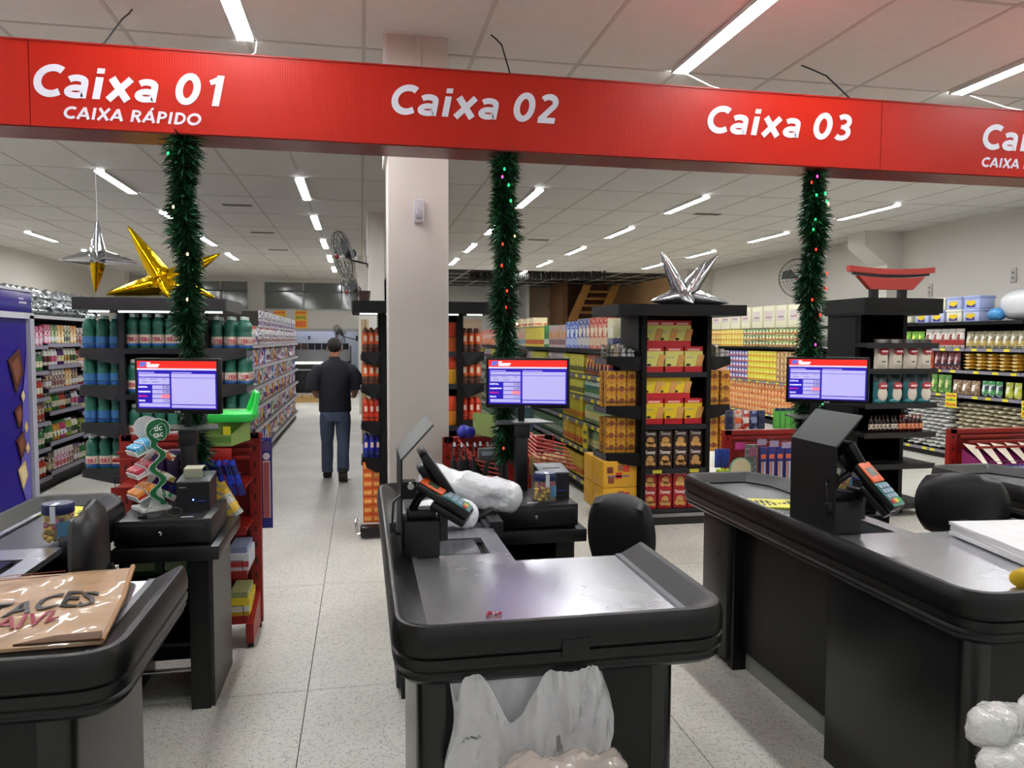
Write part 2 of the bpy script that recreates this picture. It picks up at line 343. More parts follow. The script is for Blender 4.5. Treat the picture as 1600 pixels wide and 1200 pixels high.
# ---------------------------------------------------------------- red checkout sign
SR=wavered(); SW=M('e4e2ee',.45,0,.02); SY=3.55
sg=thing('hanging_sign','long red hanging sign naming the checkouts Caixa 01, 02 and 03 in white','sign',(1,SY+.11,2.5))
xs=[-4.3,-1.34,2.64,5.6]
for a,b in zip(xs[:-1],xs[1:]):
    part('sign_panel',MB().box(a+.002,b-.002,SY,SY+.22,2.505,2.853,SR),sg)
part('edge_trim',MB().box(-4.3,5.6,SY-.004,SY+.224,2.851,2.857,RED).box(-4.3,5.6,SY+.005,SY+.215,2.5,2.506,M('7a140e',.25)),sg)
def ribbon(pts,w,closed=False):
    out=[];n=len(pts);P=[Vector(p) for p in pts]
    L_=[];R_=[]
    for i in range(n):
        a=P[i-1] if (i>0 or closed) else P[i]; c=P[(i+1)%n] if (i<n-1 or closed) else P[i]
        d=(c-a).normalized(); q=Vector((-d.y,d.x)); L_.append(P[i]+q*w/2); R_.append(P[i]-q*w/2)
    return L_,R_
def arc(cx,cy,rx,ry,a0,a1,n=18): return [(cx+rx*math.cos(math.radians(a0+(a1-a0)*k/n)),cy+ry*math.sin(math.radians(a0+(a1-a0)*k/n))) for k in range(n+1)]
B=.222
GLY={'C':(.70,[(arc(.43,.5,.335,.41,52,308),B,0)]),'a':(.60,[(arc(.265,.50,.20,.135,150,20,8)+[(.463,.46),(.463,0)],B*.92,0),(arc(.29,.205,.20,.125,62,322,14)+[(.44,.13)],B*.85,0)]),
 'i':(.31,[([(.155,0),(.155,.70)],B,0),([(.155,.81),(.155,.98)],B,0)]),'x':(.66,[([(.10,0),(.56,.70)],B,0),([(.10,.70),(.56,0)],B,0)]),
 '0':(.66,[(arc(.31,.5,.215,.41,0,340,20),B,1)]),'1':(.62,[([(.36,0),(.36,1.0)],B,0),([(.36,.90),(.13,.74)],B*.8,0)]),'2':(.62,[(arc(.28,.70,.20,.215,150,-25,12)+[(.11,.09)],B*.95,0),([(.06,.08),(.55,.08)],B*.9,0)]),
 '3':(.62,[(arc(.26,.715,.19,.20,140,-75,12),B*.9,0),(arc(.26,.30,.215,.215,80,-140,13),B*.9,0),([(.2,.515),(.32,.515)],B*.7,0)]),'4':(.62,[([(.42,0),(.42,1)],B,0),([(.38,.95),(.08,.3),(.58,.3)],B*.85,0)]),
 'A':(.72,[([(.06,0),(.36,.98)],B,0),([(.66,0),(.36,.98)],B,0),([(.18,.29),(.54,.29)],B*.75,0)]),'I':(.31,[([(.155,0),(.155,1)],B,0)]),'X':(.68,[([(.07,0),(.61,1)],B,0),([(.07,1),(.61,0)],B,0)]),
 'R':(.66,[([(.14,0),(.14,1)],B,0),([(.14,.91)]+arc(.32,.71,.19,.20,90,-90,9)+[(.14,.51)],B*.85,0),([(.33,.5),(.58,0)],B,0)]),'P':(.60,[([(.14,0),(.14,1)],B,0),([(.14,.91)]+arc(.30,.69,.20,.22,90,-90,9)+[(.14,.47)],B*.85,0)]),
 'D':(.72,[([(.14,0),(.14,1)],B,0),([(.14,.91)]+arc(.28,.5,.32,.41,90,-90,12)+[(.14,.09)],B*.9,0)]),'O':(.82,[(arc(.40,.5,.32,.41,0,342,22),B,1)]),' ':(.30,[])}
GLY['Á']=(.72,GLY['A'][1]+[([(.36,1.07),(.50,1.24)],B*.7,0)])
def glyphs(s):
    x=0;out=[]
    for ch in s:
        w_,st=GLY[ch]; out.append((x,st)); x+=w_+.03
    return out,x-.03
for s_,x0,z,cap,wd in (('Caixa 01',-1.337,2.627,.131,.795),('Caixa 02',.13,2.641,.131,.81),('Caixa 03',1.663,2.641,.131,.828),('Caixa 04',3.233,2.641,.131,.83),('CAIXA RÁPIDO',-1.218,2.541,.050,.555),('CAIXA RÁPIDO',3.24,2.548,.050,.56)):
    gl,tw=glyphs(s_); k=(wd-.2*cap)/tw
    for gx,st in gl:
        if not st: continue
        mb=MB()
        for li,(pts,w_,cl) in enumerate(st):
            pp=[(p[0]*k/cap,p[1]) for p in pts]; Lp,Rp=ribbon(pp,w_*min(1.1,1),bool(cl)); n=len(pp); e=SY-.0025-.0002*li; v=[]
            for a_,b_ in zip(Lp,Rp):
                for q in (a_,b_): v.append((x0+gx*k+(q.x+.2*q.y)*cap,e,z+q.y*cap))
            o=len(v); v+=[(a,SY+.001,c) for a,_,c in v]; f=[]
            for i in range(n if cl else n-1): i2=(i+1)%n; f+=[(2*i,2*i2,2*i2+1,2*i+1),(2*i,2*i2,o+2*i2,o+2*i),(2*i+1,2*i2+1,o+2*i2+1,o+2*i+1)]
            mb.add(v,f,SW)
        part('letter',mb,sg)
for x,z0,yc in ((-1.2,2.87,4.55),(.76,2.87,4.5),(2.81,2.87,4.58)):
    m=MB().tube([(x,yc,3.4),(x+.012,yc-.1,3.34),(x+.018,yc-.25,3.25),(x+.008,yc-.5,3.04),(x,yc-.65,2.92),(x-.002,SY+.2,2.853)],.0045,BLKM,6); part('suspension_wire',m,sg)
for x in (-.6,2.1,4.25):
    m=MB().tube([(x,4.84,3.395),(x+.015,4.78,3.36),(x+.04,4.5,3.2),(x+.035,4.1,3.02),(x+.02,SY+.2,2.853)],.0035,M('cfcfcf',.5),6); part('white_cable',m,sg)
# ---------------------------------------------------------------- checkout counters
def offset_path(p,d):  # p open 2D path, offset to the left by d (miter)
    out=[];n=len(p)
    for i in range(n):
        a=Vector(p[max(i-1,0)]);b=Vector(p[i]);c=Vector(p[min(i+1,n-1)])
        d1=(b-a) if i>0 else (c-b); d2=(c-b) if i<n-1 else d1
        d1=d1.normalized() if d1.length else d2.normalized(); d2=d2.normalized()
        n1=Vector((-d1.y,d1.x)); n2=Vector((-d2.y,d2.x)); m=(n1+n2).normalized(); k=d/max(.35,m.dot(n1))
        out.append((b.x+m.x*k,b.y+m.y*k))
    return out
def rounded(pts,rs,n=6):
    out=[]
    for i,p in enumerate(pts):
        r=rs[i]
        if r==0 or i in (0,len(pts)-1): out.append(p); continue
        a=Vector(pts[i-1]);b=Vector(p);c=Vector(pts[i+1]); u=(a-b).normalized(); v=(c-b).normalized()
        s=b+u*r; e=b+v*r
        for k in range(n+1): t=k/n; out.append(tuple((1-t)**2*s+2*t*(1-t)*b+t*t*e))
    return out
def bumper(path,prof,m):  # profile: (offset outward, z) closed loop ; path goes so that outward is on the right
    rings=[offset_path(path,-o) for o,z in prof]; n=len(path); k=len(prof); v=[];f=[]
    for j,(o,z) in enumerate(prof): v+=[(x,y,z) for x,y in rings[j]]
    for j in range(k):
        j2=(j+1)%k
        for i in range(n-1): f.append((j*n+i,j2*n+i,j2*n+i+1,j*n+i+1))
    f.append(tuple(j*n for j in range(k))[::-1]); f.append(tuple(j*n+n-1 for j in range(k)))
    return MB().add(v,f,m,True)
PROF=[(-.088,.864),(-.02,.899),(-.008,.905),(.003,.902),(.011,.886),(.0155,.858),(.0145,.832),(.007,.8285),(.007,.823),(.014,.819),(.0125,.797),(.006,.794),(.006,.788),(.010,.784),(.007,.776),(.001,.773),(.001,.767),(.003,.762),(-.012,.748),(-.088,.745)]
def counter(tag,xl,xr,y0,yf,yp=2.5,w=.45,label=''):
    t=thing('checkout_counter',label,'checkout counter',((xl+xr)/2,2.8,0))
    xb=xl+w
    path=rounded([(xb+.03,3.12),(xb+.03,3.62),(xb-.07,yf),(xl,yf),(xl,y0),(xr,y0),(xr,yp+.03)],[0,.06,.05,.09,.11,.11,0],7)
    part('bumper',bumper(path,PROF,RUB),t,'black moulded bumper with grooves')
    top=MB(); i=.07
    top.prism([(xl+i,y0+i),(xr-i,y0+i),(xr-i,yp+.03),(xb,yp+.03),(xb,2.57),(xl+i,2.57)],.84,.862,STEEL)
    top.box(xl+i-.005,xl+i+.03,y0+i,yf-i,.862,.868,STEEL); top.box(xr-i-.03,xr-i+.005,y0+i,yp+.03,.862,.868,DSTEEL)
    top.box(xl+i,xr-i,y0+i-.005,y0+i+.018,.862,.872,STEEL)
    part('packing_platform',top,t,'steel packing platform')
    sc=MB().box(xl+i,xb,2.57,2.64,.84,.861,STEEL).box(xl+i,xb,2.86,3.0,.84,.861,STEEL).box(xl+i,xl+.14,2.64,2.86,.84,.861,STEEL).box(xb-.07,xb,2.64,2.86,.84,.861,STEEL).box(xl+.14,xb-.07,2.64,2.86,.83,.835,BLACK)
    part('scanner_deck',sc,t)
    part('scanner_glass',MB().box(xl+.15,xb-.10,2.65,2.85,.835,.8595,M('5b5e63',.08,.7)),t)
    bl=MB().box(xl+i,xb-.03,3.0,yf-.06,.84,.857,M('4b4c52',.3,.4,.1,20)).box(xb-.03,xb+.0,3.0,3.55,.84,.87,DSTEEL); part('conveyor_belt',bl,t)
    part('side_rail',MB().prism([(xb-.01,3.0),(xb+.045,3.0),(xb+.045,3.2),(xb-.01,3.3)],.82,.885,M('3a3b3e',.35,.4)),t)
    body=MB(); 
    # front cabinet with rounded corner posts
    cx0,cx1,cy0,cy1=xl+.05,xr-.12,y0+.07,yp
    body.box(cx0+.05,cx1-.06,cy0+.002,cy1,.02,.74,M('0e0f10',.5,0,.05,3,spec=.35)); part('front_cabinet',body,t)
    for a,b in ((cx0,cx0+.075),(cx1-.075,cx1)):
        lf=a==cx0; r=.05
        poly=[(a,cy1),(a,cy0+r)]+[(a+r-r*math.cos(q*PI/10),cy0+r-r*math.sin(q*PI/10)) for q in range(1,6)]+[(a+.075,cy0),(a+.075,cy1)]
        if not lf: poly=[(a+b-x,y) for x,y in poly]
        else: poly=poly
        if not lf: poly=poly[::-1]
        part('corner_post',MB().prism(poly[::-1],.0,.745,M('0f1011',.25),smooth=True),t)
    for z,y in ((.66,cy0+.16),(.645,cy0+.18),(.14,cy0+.16)): body=MB().ball((cx0-.001,y,z),.005,M('050505'),6,4)
    side=MB(); side.box(xl+.13,xl+.155,yp,3.40,.1,.74,M('0b0b0b',.45,0,.05,3,spec=.3)); part('side_panel',side,t)
    part('kick_strip',MB().box(xl+.15,xl+.17,yp,3.42,.0,.1,M('85867f',.5)),t)
    part('far_cabinet',MB().bbox(xl+.06,xb-.04,3.42,yf-.14,.03,.74,M('1c1d1e',.4,.0,.05,3),.008),t)
    part('upright',MB().box(xl+.08,xb-.06,3.38,3.43,.0,.74,BLACK),t)
    hol=MB()
    for y,z in ((3.5,.55),(3.53,.54),(3.5,.28),(3.53,.27)):
        hol.lathe([(.006,0),(.006,.003)],M('050505'),8,Matrix.Translation((xl+.06,y,z))@Matrix.Rotation(-PI/2,4,'Y'))
    part('screw_hole',hol,t)
    part('bumper_badge',MB().bbox((xl+xr)/2-.03,(xl+xr)/2+.045,y0-.0185,y0-.01,.803,.852,RUB,.003),t)
    return t
counter(1,-1.46,-.56,1.85,3.82,2.5,w=.385,label='black checkout counter with steel top at left under a brown paper bag')
counter(2,.085,.975,1.87,3.83,2.5,w=.43,label='black checkout counter with steel top in the middle, in front of the cream column')
counter(3,1.70,2.60,1.82,3.83,2.58,label='black checkout counter with steel top at right beside folded white bags')
counter(4,3.22,4.1,1.8,3.83,2.6,label='black checkout counter at the right edge behind a black chair back')
# ---------------------------------------------------------------- card terminals with steel hoods
def hood(x,y,label,sc,h=.35,yaw=-18,tilt=30,tx=.14,ty=-.005,tz=.215):
    t=thing('payment_stand',label,'payment stand',(x,y,.862),0,None,True)
    HB=M('0e0e10',.55,0,.15,30,spec=.3)
    part('shield_plate',MB().box(-.006,0,0,.31,0,h,HB),t)
    fl=MB().add([(-.006,0,h),(-.006,.31,h),(.105,.31,h+.12),(.105,0,h+.12),(0,0,h-.004),(0,.31,h-.004),(.108,.31,h+.114),(.108,0,h+.114)],[(0,1,2,3)[::-1],(4,5,6,7),(0,3,7,4),(1,5,6,2)[::-1],(2,6,7,3),(0,4,5,1)],M('4d5050',.4,.4,.08,20))
    part('top_flap',fl,t,'grey steel flap')
    part('base_block',MB().bbox(.002,.13,.02,.15,0,.13,M('0f0f10',.5),.006).bbox(.02,.12,.05,.13,.13,.16,M('0c0c0d',.4),.004).bbox(.13,.16,.04,.13,.05,.17,M('0c0c0d',.4),.004),t)
    part('arm',MB().tube([(.03,.09,.14),(.06,.08,.20),(.10,.06,.235)],.015,BLACK,8).box(.0,.05,.06,.12,.20,.26,BLACK).lathe([(.012,0),(.012,.02)],CHROME,10,Matrix.Translation((.03,.055,.25))@Matrix.Rotation(PI/2,4,'X')),t)
    # touch screen tilted towards the cashier (+x)
    A=Matrix.Translation((.125,.13,.285))@Matrix.Rotation(math.radians(56),4,'Y')
    s=part('customer_display',MB().bbox(-.09,.09,-.11,.11,-.016,.012,BLACK,.006,A).bbox(-.05,.04,-.06,.06,-.05,-.016,BLACK,.008,A),t,'small tilted black display seen from its edge')
    part('display_frame',MB().bbox(-.085,.085,-.105,.105,.012,.016,M('8c8d90',.3,.5),.003,A),s)
    # PIN pad
    B=Matrix.Translation((tx,ty,tz))@Matrix.Rotation(math.radians(yaw),4,'Z')@Matrix.Rotation(math.radians(tilt),4,'Y')@Matrix.Scale(sc,4)
    p=part('card_terminal',MB().bbox(-.09,.10,-.042,.042,-.016,.014,M('0b0b0c',.3),.01,B),t)
    part('orange_face',MB().bbox(-.086,-.005,-.038,.038,.012,.018,M('e8622a',.4),.003,B),p,'orange upper face')
    part('display',MB().box(-.062,-.028,-.024,.024,.018,.0188,M('4a5a4a',.2),B),p)
    k=MB()
    for i in range(4):
        for j in range(3):
            c=M('8fa6b5',.4) if i<3 else M(('c0392b','d8c22a','2f9e5a')[j],.4)
            k.box(.006+i*.02,.021+i*.02,-.034+j*.023,-.014+j*.023,.0135,.019,c,B)
    part('keypad',k,p); part('keypad_surround',MB().box(0,.092,-.038,.038,.013,.0148,M('3f8f86',.4),B),p)
    part('cradle',MB().bbox(-.02,.10,-.048,.048,-.04,-.016,BLACK,.006,B),t)
    part('terminal_cable',MB().tube([(.0,.05,.22),(-.03,.02,.20),(-.035,0,.14),(-.03,.0,.11),(-.02,.02,.09),(.01,.04,.08)],.004,BLACK,6).bbox(-.045,-.022,-.012,.008,.10,.135,BLACK,.004),t)
hood(.135,2.6,'card terminal and tilted display behind a thin steel shield on the middle checkout',1.1)
hood(1.80,2.62,'card terminal with orange face behind a wide black hood on the right checkout',1.15,yaw=-62,tilt=44,tx=.155,ty=-.03,tz=.20)
# ---------------------------------------------------------------- cash desks, drawers, poles and monitors
def monitor(x,y,z,ang,wd,ht,label,num):
    t=thing('monitor',label,'monitor',(x,y,z),ang,None,True)
    part('casing',MB().bbox(-wd/2,wd/2,0,.03,-ht/2,ht/2,BLACK,.006).bbox(-.09,.09,.03,.055,-.07,.07,BLACK,.008),t)
    W,H=wd-.028,ht-.034; x0,z1=-W/2,H/2+.004
    def px(u): return x0+u*W
    def pz(v): return z1-v*H
    def E(c,e=1.0): return M(c,.3,emit=e,var=0)
    BL,RD,LV,DB=E('2210a8',.7),E('f5281e',.75),E('b9b2ee',.62),E('130a60',.5)
    sc=MB(); sc.box(px(0),px(1),-.0006,.004,pz(1),pz(0),BL)
    s=part('screen',sc,t,'lit blue, red and lilac checkout screen')
    g=MB(); e=-.0012
    def r(u0,u1,v0,v1,m,yy=e): g.box(px(u0),px(u1),yy,0,pz(v1),pz(v0),m)
    r(0,1,0,.15,RD); r(0,1,.15,.19,E('d8c8e0',.7)); 
    for u0,u1,v0,v1 in ((.02,.41,.265,.33),(.02,.41,.35,.49),(.19,.41,.51,.59),(.19,.41,.605,.685),(.19,.41,.70,.78),(.19,.41,.795,.875),(.02,.41,.89,.965),(.435,.985,.265,.345),(.435,.985,.355,.90),(.435,.985,.92,.975)): r(u0,u1,v0,v1,LV)
    r(.30,.41,.70,.78,E('f09aac',.7),e*1.3)
    part('screen_fields',g,s)
    g=MB(); a=.022
    g.add([(px(.03),-.002,pz(.12)),(px(.10),-.002,pz(.12)),(px(.12),-.002,pz(.02)),(px(.045),-.002,pz(.02))],[(0,1,2,3)],E('5868c8',.8))
    for v,u1 in ((.035,.17),(.075,.285),(.11,.27)): g.box(px(.125),px(u1),-.0018,0,pz(v+.02),pz(v-.01),E('f6dfe6',1))
    for k in range(9): u=.33+k*.072+R.random()*.02; v=.02+R.random()*.1; g.box(px(u),px(u+.05),-.0018,0,pz(v+.012),pz(v),E('b81c1c',.7))
    for u0,u1,v in ((.02,.22,.24),(.44,.69,.24)): g.box(px(u0),px(u1),-.0018,0,pz(v+.015),pz(v-.01),E('9e94dc',.8))
    for u0,u1,v in ((.04,.11,.375),(.16,.25,.375),(.33,.37,.375),(.06,.13,.44),(.19,.27,.44)): g.box(px(u0),px(u1),-.0018,0,pz(v+.012),pz(v-.006),E('8d86b8',.5))
    part('screen_header',g,s)
    g=MB(); TX_=E('2a2550',.3); TW=E('eeeaff',1); TR=E('e0207a',.8)
    for v,m in ((.575,TX_),(.67,TX_),(.765,E('e8485a',.8)),(.86,E('7a90a0',.4))):
        tm=text('0.00',H*.085,m,.0003,0,0,'RIGHT'); g.merge(tm,Matrix.Translation((px(.405),-.0022,pz(v)))@RX)
    for v,sx,m in ((.56,'SUBTOTAL',TW),(.66,'PAGAMENTOS',TW),(.755,'RESTANTE',TR),(.85,'TROCO',TW)):
        tm=text(sx,H*.042,m,.0003,0,.0004,'LEFT'); g.merge(tm,Matrix.Translation((px(.015),-.0022,pz(v)))@RX)
    part('screen_text',g,s)
    part('maker_badge',MB().lathe([(.004,0),(.004,.001)],M('b0b0b8',.3),8,Matrix.Translation((-.008,0,-ht/2+.008))@RX).box(.0,.014,-.001,0,-ht/2+.005,-ht/2+.011,M('b0b0b8',.3)),t)
    return t
def kiosk(xr,px,where,openfront=False):
    t=thing('cash_desk','black cash desk with a flat worktop %s'%where,'cash desk',(xr-.2,3.7,0))
    part('worktop',MB().bbox(xr-.395,xr+.035,3.40,3.98,.675,.735,M('121214',.35),.004),t)
    for x0,x1 in ((xr-.385,xr-.365),(xr-.045,xr-.005)): part('side_panel',MB().box(x0,x1,3.475,3.93,.0,.675,M('3a3a39',.4,.1) if x1>xr-.1 else BLACK),t)
    part('front_post',MB().box(xr-.10,xr-.02,3.455,3.475,0,.675,M('0d0d0e',.4)),t)
    part('back_panel',MB().box(xr-.37,xr-.045,3.90,3.92,.05,.675,BLACK),t)
    part('shelf',MB().box(xr-.365,xr-.045,3.50,3.90,.27,.285,BLACK),t); part('shelf',MB().box(xr-.365,xr-.045,3.50,3.90,.56,.575,BLACK),t)
    part('rail',MB().tube([(xr-.37,3.48,.17),(xr-.1,3.48,.17)],.006,CHROME,6),t)
    d=thing('cash_box','black cash box with chrome lock on the cash desk %s'%where,'cash box',(xr-.2,3.6,.735))
    part('casing',MB().bbox(xr-.39,xr+.0,3.43,3.83,.745,.85,M('141416',.4),.004),d)
    f=part('drawer_front',MB().bbox(xr-.375,xr-.02,3.422,3.432,.757,.832,M('0f0f10',.35),.003),d)
    part('lock',MB().lathe([(.009,0),(.009,.006),(.004,.008)],CHROME,12,Matrix.Translation((xr-.205,3.422,.795))@RX),f,'chrome lock')
    part('foot',MB().box(xr-.38,xr-.35,3.45,3.8,.7345,.746,BLKM).box(xr-.05,xr-.01,3.45,3.8,.7345,.746,BLKM),d)
    p=thing('monitor_pole','black steel pole with a small tray behind the cash box %s'%where,'pole',(px,3.8,.85))
    part('pole',MB().bbox(px-.032,px+.032,3.77,3.83,.85,1.17,M('1a1a1c',.35),.004).bbox(px-.04,px+.04,3.765,3.835,1.12,1.20,M('232326',.35),.003).box(px-.014,px+.014,3.78,3.81,1.2,1.36,BLACK).box(px-.05,px+.05,3.77,3.785,1.33,1.42,BLACK),p)
    part('tray',MB().prism([(px-.15,3.70),(px+.15,3.70),(px+.11,3.90),(px-.11,3.90)],1.20,1.208,M('55585a',.35,.3)),p,'grey steel tray')
    return t
def printer(x,y,where,paper=False):
    t=thing('receipt_printer','black cube receipt printer %s'%where,'printer',(x,y,.85),0,None,True)
    m=MB(); v=[(-.07,-.085,0),(.07,-.085,0),(.07,.085,0),(-.07,.085,0),(-.07,-.085,.125),(.07,-.085,.125),(.07,.085,.145),(-.07,.085,.145)]
    m.add(v,[(0,3,2,1),(4,5,6,7),(0,1,5,4),(1,2,6,5),(2,3,7,6),(3,0,4,7)],M('1b1c1f',.4))
    part('casing',m,t); A=Matrix.Translation((0,0,.135))@Matrix.Rotation(.117,4,'X')
    part('lid',MB().bbox(-.072,.072,-.086,.086,-.001,.008,M('5a5d62',.4),.003,A),t)
    part('paper_slot',MB().box(-.045,.04,-.02,.0,.0082,.0092,M('060606'),A),t)
    part('status_light',MB().ball((0,-.0855,.05),.0035,M('5a78ff',.3,emit=12),8,6).box(.015,.055,-.0862,-.085,.043,.0445,M('3344aa',.4,emit=.6)),t)
    part('maker_badge',MB().box(-.058,-.03,-.0862,-.085,.104,.109,M('9a9a9a',.4)),t)
    if paper: part('receipt_paper',MB().add([(-.045,-.03,.14),(.035,-.03,.14),(.035,-.055,.185),(-.045,-.055,.185),(-.045,.02,.19),(.035,.02,.19)],[(0,1,2,3),(3,2,5,4)],M('e6e6cc',.7)),t)
for xr,px,mx,my,ang,wh,lb in ((-.64,-.80,-.80,3.58,-.34,'beside the left checkout','lit checkout monitor above the mint display at left'),(1.0,.80,.785,3.58,-.30,'beside the middle checkout','lit checkout monitor in front of the middle garland'),(2.61,2.45,2.40,3.60,-.61,'beside the right checkout','lit checkout monitor in front of the right garland')):
    kiosk(xr,px,wh)
    monitor(mx,my,1.413,ang,.405,.245,lb,0)
printer(-.745,3.68,'with paper curl beside the mint display',True)
printer(.915,3.62,'behind the middle candy jar')
printer(2.52,3.63,'on the right cash desk behind the card terminal')
# weighing scale readout behind the middle counter
t=thing('scale_readout','grey weighing scale readout on a stand by the middle garland','scale readout',(.70,4.05,.86))
part('readout_case',MB().bbox(.60,.765,3.93,3.97,.985,1.05,M('4d5052',.45),.008),t); part('readout_screen',MB().box(.617,.68,3.927,3.932,1.012,1.034,M('8b93a0',.3)),t)
g=MB(); 
for k in range(3): g.box(.742,.755,3.927,3.931,1.0+k*.015,1.008+k*.015,M('b9bcc0',.4))
part('keys',g,t); part('stand',MB().tube([(.66,3.96,.99),(.655,4.02,.93),(.655,4.08,.8),(.655,4.08,.0)],[.012,.012,.02,.02],BLACK,8).lathe([(.09,0),(.09,.015)],BLACK,16,Matrix.Translation((.655,4.08,0))),t)
# ---------------------------------------------------------------- chairs
def chair(x,y,rz,z,label,wd=.42,ht=.29,ribs=False):
    t=thing('office_chair',label,'chair',(x,y,0),rz,None,True); m=MB(); nx,nz=14,10; v=[];f=[]
    FB=M('131315',.42,0,.1,12,.06,150)
    for side in (0,1):
        for j in range(nz+1):
            for i in range(nx+1):
                u=-1+2*i/nx; w=-1+2*j/nz; X=u*math.sqrt(1-.42*w*w)*wd/2*1.03; Z=w*math.sqrt(1-.30*u*u)*ht/2
                e=max(0,1-max(abs(u),abs(w))**4); th=.036*e**.5+.006
                rib=.006*math.cos(w*PI*4.5) *(1-u*u) if (ribs and side==0) else 0
                v.append((X,(-th-rib if side==0 else th)+.10*u*u*(wd/.42)*-.35-.0,z+Z))
    n=(nx+1)*(nz+1)
    for s in (0,1):
        for j in range(nz):
            for i in range(nx):
                a=s*n+j*(nx+1)+i; q=(a,a+1,a+nx+2,a+nx+1); f.append(q if s==0 else q[::-1])
    bd=[j for j in range(nx+1)]+[(j)*(nx+1)+nx for j in range(1,nz+1)]+[nz*(nx+1)+i for i in range(nx-1,-1,-1)]+[j*(nx+1) for j in range(nz-1,0,-1)]
    for k in range(len(bd)): a,b=bd[k],bd[(k+1)%len(bd)]; f.append((b,a,a+n,b+n))
    part('backrest',MB().add(v,f,FB,True),t)
    part('back_bar',MB().tube([(0,.04,z-.05),(0,.075,z-.16),(0,.06,z-.33),(0,-.05,z-.42),(0,-.2,z-.43)],[.016,.02,.02,.02,.02],BLACK,8).lathe([(.026,0),(.03,.02),(.026,.04),(.03,.06),(.026,.08),(.03,.1),(.026,.12)],BLACK,12,Matrix.Translation((0,.075,z-.28))),t)
    part('seat',MB().bbox(-.20,.20,-.34,-.02,z-.42,z-.35,FB,.03,seg=4),t)
    part('gas_stem',MB().lathe([(.03,.08),(.03,.25),(.018,.25),(.018,z-.42)],BLACK,12,Matrix.Translation((0,-.23,0))),t)
    for k in range(5):
        a=2*PI*k/5; c,s=math.cos(a),math.sin(a)
        l=part('base_leg',MB().tube([(0,-.23,.10),(.27*c,-.23+.27*s,.065)],[.025,.015],BLACK,8),t)
        part('castor',MB().ball((.27*c,-.23+.27*s,.028),(.022,.022,.028),BLKM,10,8),l)
    return t
chair(1.05,2.93,math.radians(-52),.83,'black office chair with ribbed backrest behind the middle checkout',.31,.33,True)
chair(-.895,2.78,math.radians(-80),.90,'black office chair seen edge-on by the left checkout',.38,.34)
chair(2.665,2.95,math.radians(-35+180),.875,'black office chair with wide smooth backrest behind folded white bags',.37,.30)
# ---------------------------------------------------------------- garlands with fairy lights
GM=[M('134a26',.3,0,.25,40),M('0a2c15',.35,0,.25,40),M('3a7a4c',.25,0,.2,40)]
def garland(x,y0,z0,z1,x1,y1,label,lights,seed):
    rg=random.Random(seed); t=thing('tinsel_garland',label,'garland',(x,y0,z1))
    n=30; path=[]
    for i in range(n+1):
        u=i/n; path.append(Vector((x*(1-u)+x1*u+.008*math.sin(u*19+seed),y0*(1-u)+y1*u+.006*math.cos(u*15),z0*(1-u)+z1*u)))
    part('core_cord',MB().tube(path,.014,M('0f3a1c',.7),6),t)
    v=[];f=[];m=MB(); N=int(6400*(z0-z1)/1.5)
    per=[([],[]) for _ in GM]
    for k in range(N):
        u=rg.random(); i=min(int(u*n),n-1); p=path[i].lerp(path[i+1],u*n-i); a=rg.random()*2*PI; el=rg.uniform(-.75,.6); ln=rg.uniform(.05,.088)*(1+.18*math.sin(u*26+seed))
        d=Vector((math.cos(a)*math.cos(el),math.sin(a)*math.cos(el),math.sin(el))); s=d.cross(Vector((rg.uniform(-1,1),rg.uniform(-1,1),rg.uniform(-1,1)))).normalized()*.0032
        c=rg.choice((0,0,0,1,1,1,1,2)); V,F=per[c]; b=len(V); q=p+d*.01; e=q+d*ln*.65+Vector((0,0,-.004)); e2=q+d*ln+Vector((0,0,-.014))
        V+=[q-s,q+s,e+s,e-s,e2]; F+=[(b,b+1,b+2,b+3),(b+3,b+2,b+4)]
    for c,(V,F) in enumerate(per): m.add(V,F,GM[c])
    part('tinsel_needles',m,t,kind='stuff')
    for (dx,z,c) in lights:
        u=(z0-z)/(z0-z1); p=path[0].lerp(path[-1],max(0,min(1,u)))
        part('fairy_light',MB().ball((p.x+dx,p.y-.062,z),(.005,.005,.008),M(c,.3,emit=3),8,6),t,{'ff3020':'lit red bulb','20e070':'lit green bulb','ff40b0':'lit pink bulb','ffd0a0':'warm white bulb'}[c])
Rd,Gn,Pk,Wh='ff3020','20e070','ff40b0','ffd0a0'
garland(-.765,3.60,2.50,1.03,-.80,3.95,'thick green tinsel garland hanging at left beside the gold star',[(-.05,2.42,Gn),(.01,2.0,Wh),(.0,1.8,Wh),(-.04,2.2,Wh)],1)
garland(.675,3.60,2.50,1.0,.745,3.93,'thick green tinsel garland hanging right of the cream column',[(-.02,2.42,Gn),(-.03,2.385,Pk),(.0,2.35,Gn),(.01,2.28,Gn),(-.03,2.08,Rd),(-.035,1.98,Rd),(-.01,1.86,Rd),(-.015,1.78,Rd),(.03,2.12,Wh),(.04,1.7,Wh),(-.03,1.06,Rd)],2)
garland(2.32,3.62,2.50,1.12,2.49,3.93,'thick green tinsel garland hanging at right before the shelving',[(-.03,2.46,Pk),(-.06,2.43,Rd),(-.03,2.37,Gn),(.02,2.38,Gn),(.03,2.34,Gn),(.04,2.33,Wh),(-.03,2.25,Gn),(-.04,2.2,Gn),(-.02,2.1,Rd),(.05,1.98,Rd),(.05,1.9,Rd),(-.03,1.84,Rd),(.02,1.76,Rd),(.0,1.60,Pk),(.06,1.27,Gn)],3)
